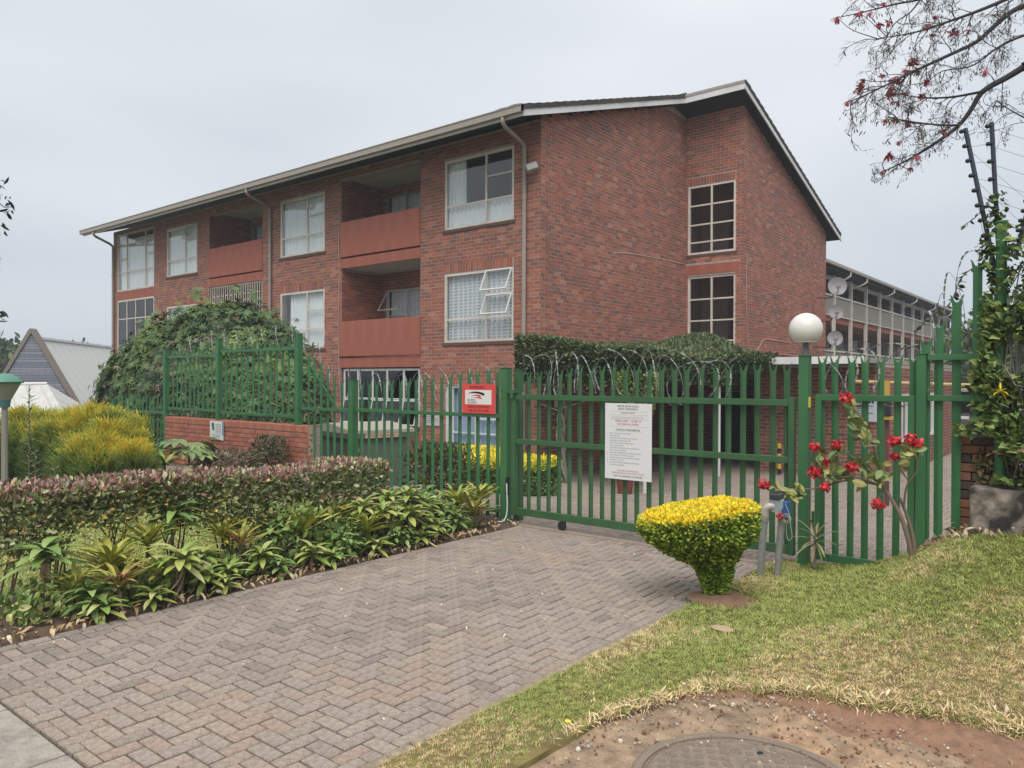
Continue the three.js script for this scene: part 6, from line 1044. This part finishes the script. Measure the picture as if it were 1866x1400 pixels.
{ // things in the yard behind the gate
  const pot = thing('terracotta_pot', 'red brown clay pot on the paving below the notice board', 'pot', [-7.1, -.49, -12.0]); mesh('pot', new THREE.LatheGeometry([[0, 0], [.10, 0], [.125, .05], [.15, .25], [.155, .31], [.17, .32], [.17, .37], [.14, .37], [.13, .3], [0, .28]].map(a => new THREE.Vector2(...a)), 28), mat([.24, .06, .045], .75, { map: rep(T_soft, 2) }), pot);
  const fl = merge([rbx(-.06, .06, 0, .28, -.03, .03, .01)]); const g = thing('wall_box', 'beige meter box on the gable wall left of the vine trunk', 'meter box', [FX1 + .06, 1.0, -13.75]); mesh('box', rbx(0, .12, 0, .62, -.26, .0, .02), M.cream, g); mesh('pipe', cyl([.05, 0, -.12], [.05, -1.4, -.12], .03, .03, 10), mat([.2, .2, .26], .6), g);
  const bo = thing('bollard', 'short bollard banded yellow and black before the annex wall', 'bollard', [-6.13, -.5, -17.1]); for (let i = 0; i < 6; i++) mesh('band', cyl([0, .02 + i * .115, 0], [0, .02 + (i + 1) * .115, 0], .045, .045, 14), i % 2 ? mat([.6, .42, .03], .6) : M.black, bo);
  const bm = thing('height_barrier', 'yellow height barrier beam on a brown post by the annex corner', 'barrier', [0, 0, 0]);
  mesh('post', rbx(-3.235, -3.165, -.5, 1.5, -14.06, -13.99, .006), mat([.12, .05, .04], .6), bm); mesh('beam', cyl([-3.75, 1.6, -14.03], [-1.6, 1.535, -14.03], .032, .032, 10), mat([.5, .36, .16], .6), bm); mesh('padlock_box', rbx(-3.28, -3.12, 1.02, 1.3, -13.98, -13.88, .01), M.black, bm); mesh('bracket', merge([bx(-3.25, -3.15, 1.3, 1.62, -14.0, -13.94), bx(-3.32, -3.08, .96, 1.02, -13.99, -13.9)]), mat([.5, .33, .06], .6), bm);
}
{ // far corner of the yard: boundary wall, sheds, parked car
  const w = thing('boundary_wall', 'low brick boundary wall across the far end of the yard', 'wall'); mesh('wall', bx(-8.5, 4, -.6, 1.35, -43.2, -43), mat([.24, .12, .09], .9, { map: rep(brickTex, 1.2) }), w); mesh('coping', bx(-8.5, 4, 1.352, 1.42, -43.24, -42.96), mat([.3, .16, .12], .9), w);
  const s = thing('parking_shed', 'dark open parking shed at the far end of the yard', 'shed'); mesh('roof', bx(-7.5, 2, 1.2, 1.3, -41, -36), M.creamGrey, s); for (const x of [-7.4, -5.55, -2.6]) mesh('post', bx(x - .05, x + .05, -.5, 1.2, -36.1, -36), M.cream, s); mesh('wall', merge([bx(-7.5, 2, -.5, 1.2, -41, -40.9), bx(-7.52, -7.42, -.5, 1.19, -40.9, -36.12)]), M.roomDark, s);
  const c = thing('parked_car', 'grey car parked nose out in the dark shed', 'car', [-6.2, -.5, -38.3], undefined, .12);
  const body = [[-.86, .25], [-.88, .62], [-.8, .8], [.8, .8], [.88, .62], [.86, .25]]; mesh('body', prism(body, -2, 2, 'z'), mat([.13, .13, .13], .3, { metalness: .4 }), c); mesh('cabin', prism([[-.74, .8], [-.58, 1.32], [.58, 1.32], [.74, .8]], -1.5, .9, 'z'), M.glassDark, c); mesh('roof_panel', rbx(-.6, .6, 1.321, 1.36, -1.4, .8, .015), mat([.13, .13, .13], .3, { metalness: .4 }), c);
  for (const x of [-.78, .78]) for (const z of [-1.25, 1.3]) mesh('wheel', cyl([x - .1, .31, z], [x + .1, .31, z], .31, .31, 20), M.black, c); for (const x of [-.62, .62]) mesh('headlight', rbx(x - .16, x + .16, .55, .68, 1.96, 2.02, .02), M.white, c);
  const h = thing('blue_roofed_house', 'blue grey metal roof with white trim beyond the far boundary wall', 'house'); mesh('wall', bx(-8.6, -2, -.6, 1.9, -52, -48), M.cream, h); mesh('roof', prism([[-47.6, 1.85], [-47.6, 1.95], [-50, 3.1], [-52.4, 1.95], [-52.4, 1.85]], -8.8, -1.8, 'x'), mat([.16, .2, .27], .5, { map: rep(T_streak, .5) }), h); mesh('fascia', bx(-8.8, -1.8, 1.78, 1.92, -47.57, -47.54), M.white, h);
}
{ // garden lamp at the left edge
  const t = thing('garden_lamp', 'green capped garden lamp on a grey pole at the left edge', 'lamp', [-9.63, 0, -3.0]); mesh('pole', cyl([0, 0, 0], [0, 1.3, 0], .035, .03, 14), mat([.25, .23, .21], .6), t); mesh('socket', cyl([0, 1.28, 0], [0, 1.36, 0], .05, .06, 14), mat([.06, .16, .15], .5), t);
  mesh('lamp_shade', new THREE.LatheGeometry([[.06, 1.36], [.15, 1.54], [.155, 1.55]].map(a => new THREE.Vector2(...a)), 28), new THREE.MeshPhysicalMaterial({ color: lin(.35, .34, .31), roughness: .6, transmission: .3, thickness: 0, side: THREE.DoubleSide }), t);
  mesh('cap', new THREE.LatheGeometry([[0, 1.66], [.06, 1.65], [.12, 1.62], [.175, 1.57], [.18, 1.55], [.0, 1.552]].map(a => new THREE.Vector2(...a)), 28), mat([.10, .26, .19], .5), t);
}
{ // neighbouring houses at the left
  const t = thing('gabled_house', 'house with a steep grey slate gable and a long white roof at the left', 'house', [-50.4, 0, -17.1], undefined, .86);
  const sm = [[.25, .265, .31], [.21, .225, .27], [.29, .30, .34]].map(c => mat(c, .85, { map: rep(T_streak, .5) }));
  const hw = 3.15, y1 = 4.35;
  mesh('wall', prism([[-hw, -1.4], [0, y1 - .05], [hw, -1.4]].reverse(), -.25, 0, 'z'), mat([.06, .065, .08], .9), t);
  for (let y = -1.3; y < y1 - .25; y += .155) { const w = hw * (y1 - y - .16) / (y1 + 1.4) - .02; if (w > .05) mesh('slate_row', bx(-w, w, y, y + .135, .0, .03 + .02 * rnd()), sm[Math.floor(rnd() * 3)], t); }
  const cop = mat([.26, .215, .18], .9, { map: rep(T_grain, 1) }); for (const s of [-1, 1]) mesh('coping', prism([[s * (hw + .02), -1.4], [s * (hw + .2), -1.4], [s * .1, y1 + .2], [0, y1 + .2], [0, y1 - .06]], -.4, .12, 'z'), cop, t);
  const rf = mat([.66, .65, .61], .7, { map: rep(T_streak, .15) });
  mesh('roof', merge([prism([[0, y1 - .35], [hw + .8, -2.2], [hw + .8, -2.35], [0, y1 - .5]], -24, -.41, 'z'), prism([[0, y1 - .35], [-hw - .8, -2.2], [-hw - .8, -2.35], [0, y1 - .5]].reverse(), -24, -.41, 'z')]), rf, t); mesh('ridge_cap', bx(-.14, .14, y1 - .38, y1 - .24, -24, -.41), M.white, t);
  const s = thing('low_house', 'low white sheet roof in front of the grey gable house', 'house');
  const R0 = [-47, 1.22, -10.6], R1 = [-41.9, 1.33, -14.9], E0 = [-44.2, -.9, -9.2], E1 = [-38.4, -.45, -14.6], B1 = [-42.5, -.9, -18.5], B0 = [-48.5, -.9, -12.5];
  mesh('roof', polyGeo([R0, R1, E0, E1, B1, B0], [[0, 2, 3, 1], [1, 3, 4], [0, 1, 4, 5], [0, 5, 2]]), mat([.62, .61, .57], .75, { map: rep(T_streak, .2), side: THREE.DoubleSide }), s);
  mesh('rib', merge(Array.from({ length: 9 }, (_, i) => { const k = (i + .5) / 9, L = (a, b) => a.map((v, j) => mix(v, b[j], k) + (j === 1 ? .02 : 0)); return cyl(L(R0, R1), L(E0, E1), .03, .03, 5); })), mat([.56, .55, .52], .75), s);
  mesh('ridge_cap', cyl([R0[0], R0[1] + .03, R0[2]], [R1[0], R1[1] + .03, R1[2]], .07, .07, 8), M.white, s); mesh('wall', polyGeo([[-44, -2, -9.5], [-38.8, -2, -14.4], [-38.8, -.5, -14.4], [-44, -.8, -9.5]], [[0, 1, 2, 3]]), M.cream, s);
}
// ---- background trees
function tree(lb, [x, y, z], R, H, o = {}) {
  const t = thing(o.name ?? 'broadleaf_tree', lb, 'tree', [x, y, z]); const tr = []; tr.push(taperTube([[0, 0, 0], [.1, H * .35, 0], [0, H * .7, .1]], R * .09, R * .03, 8, 7)); const list = [], blobs = [];
  for (let i = 0; i < 11; i++) { const a = rnd() * 6.28, q = Math.sqrt(rnd()) * .65; blobs.push([R * q * Math.cos(a), H * rr(.5, .84), R * q * Math.sin(a), R * rr(.32, .52)]); tr.push(taperTube([[0, H * .35, 0], [blobs[i][0] * .5, H * .5, blobs[i][2] * .5], blobs[i].slice(0, 3)], R * .035, R * .01, 6, 5)); }
  mesh('trunk', merge(tr), M.bark, t); const pal = o.pal ?? [[.05, .075, .03], [.075, .10, .04], [.035, .05, .025]];
  for (let i = 0; i < (o.n ?? 2600); i++) { const b = blobs[i % 11], u = rnd() * 2 - 1, a = rnd() * 6.28, s = Math.sqrt(1 - u * u), q = b[3] * Math.pow(rnd(), .35) * rr(.85, 1.12); list.push({ p: [b[0] + q * s * Math.cos(a), b[1] + q * u * .8, b[2] + q * s * Math.sin(a)], q: outward([s * Math.cos(a), u + .3, s * Math.sin(a)], 1.4), s: R * rr(.07, .12), c: tint(pal[i % 3], .3) }); }
  leaves(t, [smallLeaf[0]], list, M.leafMatt, 0, null, 'crown'); return t;
}
rnd = rng(151);
tree('dark rounded tree behind the grey gable at the left edge', [-68, -1.6, -19.5], 5.6, 6.6); tree('second dark tree left of the grey gable house, farther off', [-75, -1.6, -12.5], 6, 6.4, { n: 3000 });
tree('low dark tree top showing over the white roof ridge beside the gable', [-74, -1.6, -31], 4.2, 6.35); tree('small tree top over the far end of the white roof', [-80, -1.6, -43], 3.4, 6.2);
tree('leafy green tree at the far end of the gallery block', [-5.6, -.5, -47], 3.6, 6.2, { pal: [[.06, .09, .03], [.09, .12, .045], [.045, .06, .03]] }); tree('second green tree right of the gallery end, behind the stepped pales', [-2.6, -.5, -41], 3.4, 6.0, { pal: [[.055, .085, .03], [.08, .115, .04], [.04, .055, .03]] });
tree('large dark tree behind the creeper at the right', [1.5, -.3, -26], 3.6, 6.4, { n: 3400 }); tree('broad tree beyond the far boundary wall at the right', [-4.5, -.5, -58], 5, 7);
// ---- small litter
{
  const ye = one('fallen_petal', new THREE.SphereGeometry(.017, 12, 8).scale(1, .45, .8).translate(-1.985, .045, -2.86), mat([.75, .68, .02], .5), 'bright yellow round petal lying on the dry grass edge by the pavement', 'petal');
  const lg = leafGeo(.06, .02, .2, 1.2, 4, .8), lt = [];
  for (let i = 0; i < 90; i++) { const x = rr(-2.2, .1), z = edgeZ(x) + rr(-.25, .3); lt.push({ p: [x, z < edgeZ(x) ? lawnH(x, z) + .03 : .016, z], e: [rr(-.4, .4), rr(0, 6.28), rr(-.5, .5)], s: rr(.4, .9), c: tint(rnd() < .5 ? [.42, .34, .24] : [.28, .2, .12], .25) }); }
  for (let i = 0; i < 60; i++) lt.push({ p: [rr(-5.1, -2.5), .012, rr(-6.2, -1.6)], e: [rr(-.2, .2), rr(0, 6.28), 0], s: rr(.2, .5), c: tint([.5, .44, .36], .3) });
  for (let i = 0; i < 330; i++) { const x = rr(-1.25, -.2); lt.push({ p: [x, lawnH(x, -6.5) + .03 + rnd() * .06, rr(-6.72, -6.4)], e: [rr(-.8, .8), rr(0, 6.28), rr(-.8, .8)], s: rr(.6, 1.5), c: tint(rnd() < .5 ? [.32, .25, .17] : [.16, .11, .075], .3) }); }
  const o = instanced(numbered('leaf_litter'), lg, M.leafMatt, lt, scene); o.userData = { label: 'scattered dry leaves and bits on the driveway, lawn edge and pavement', category: 'leaf litter', kind: 'stuff' };
  const rootm = taperTube([[-1.3, .16, -6.55], [-1.1, .3, -6.45], [-.9, .38, -6.5]], .02, .01, 10, 6);
  const rk = thing('stone', 'flat buff stone lying in the grass below the clipped bush', 'stone', [-1.98, .045, -4.55]); mesh('stone', (() => { const g = new THREE.IcosahedronGeometry(.06, 2).scale(1.3, .28, .8), p = g.attributes.position; for (let i = 0; i < p.count; i++) { const n = 1 + .3 * (fbm(p.getX(i) * 20, p.getZ(i) * 20, 3, 2) - .5); p.setXYZ(i, p.getX(i) * n, p.getY(i), p.getZ(i) * n); } g.computeVertexNormals(); return uvBox(ni(g)); })(), mat([.42, .31, .19], .95), rk);
}
scene.fog = new THREE.FogExp2(lin(.62, .66, .70), .0018);
renderer.render(scene, camera);
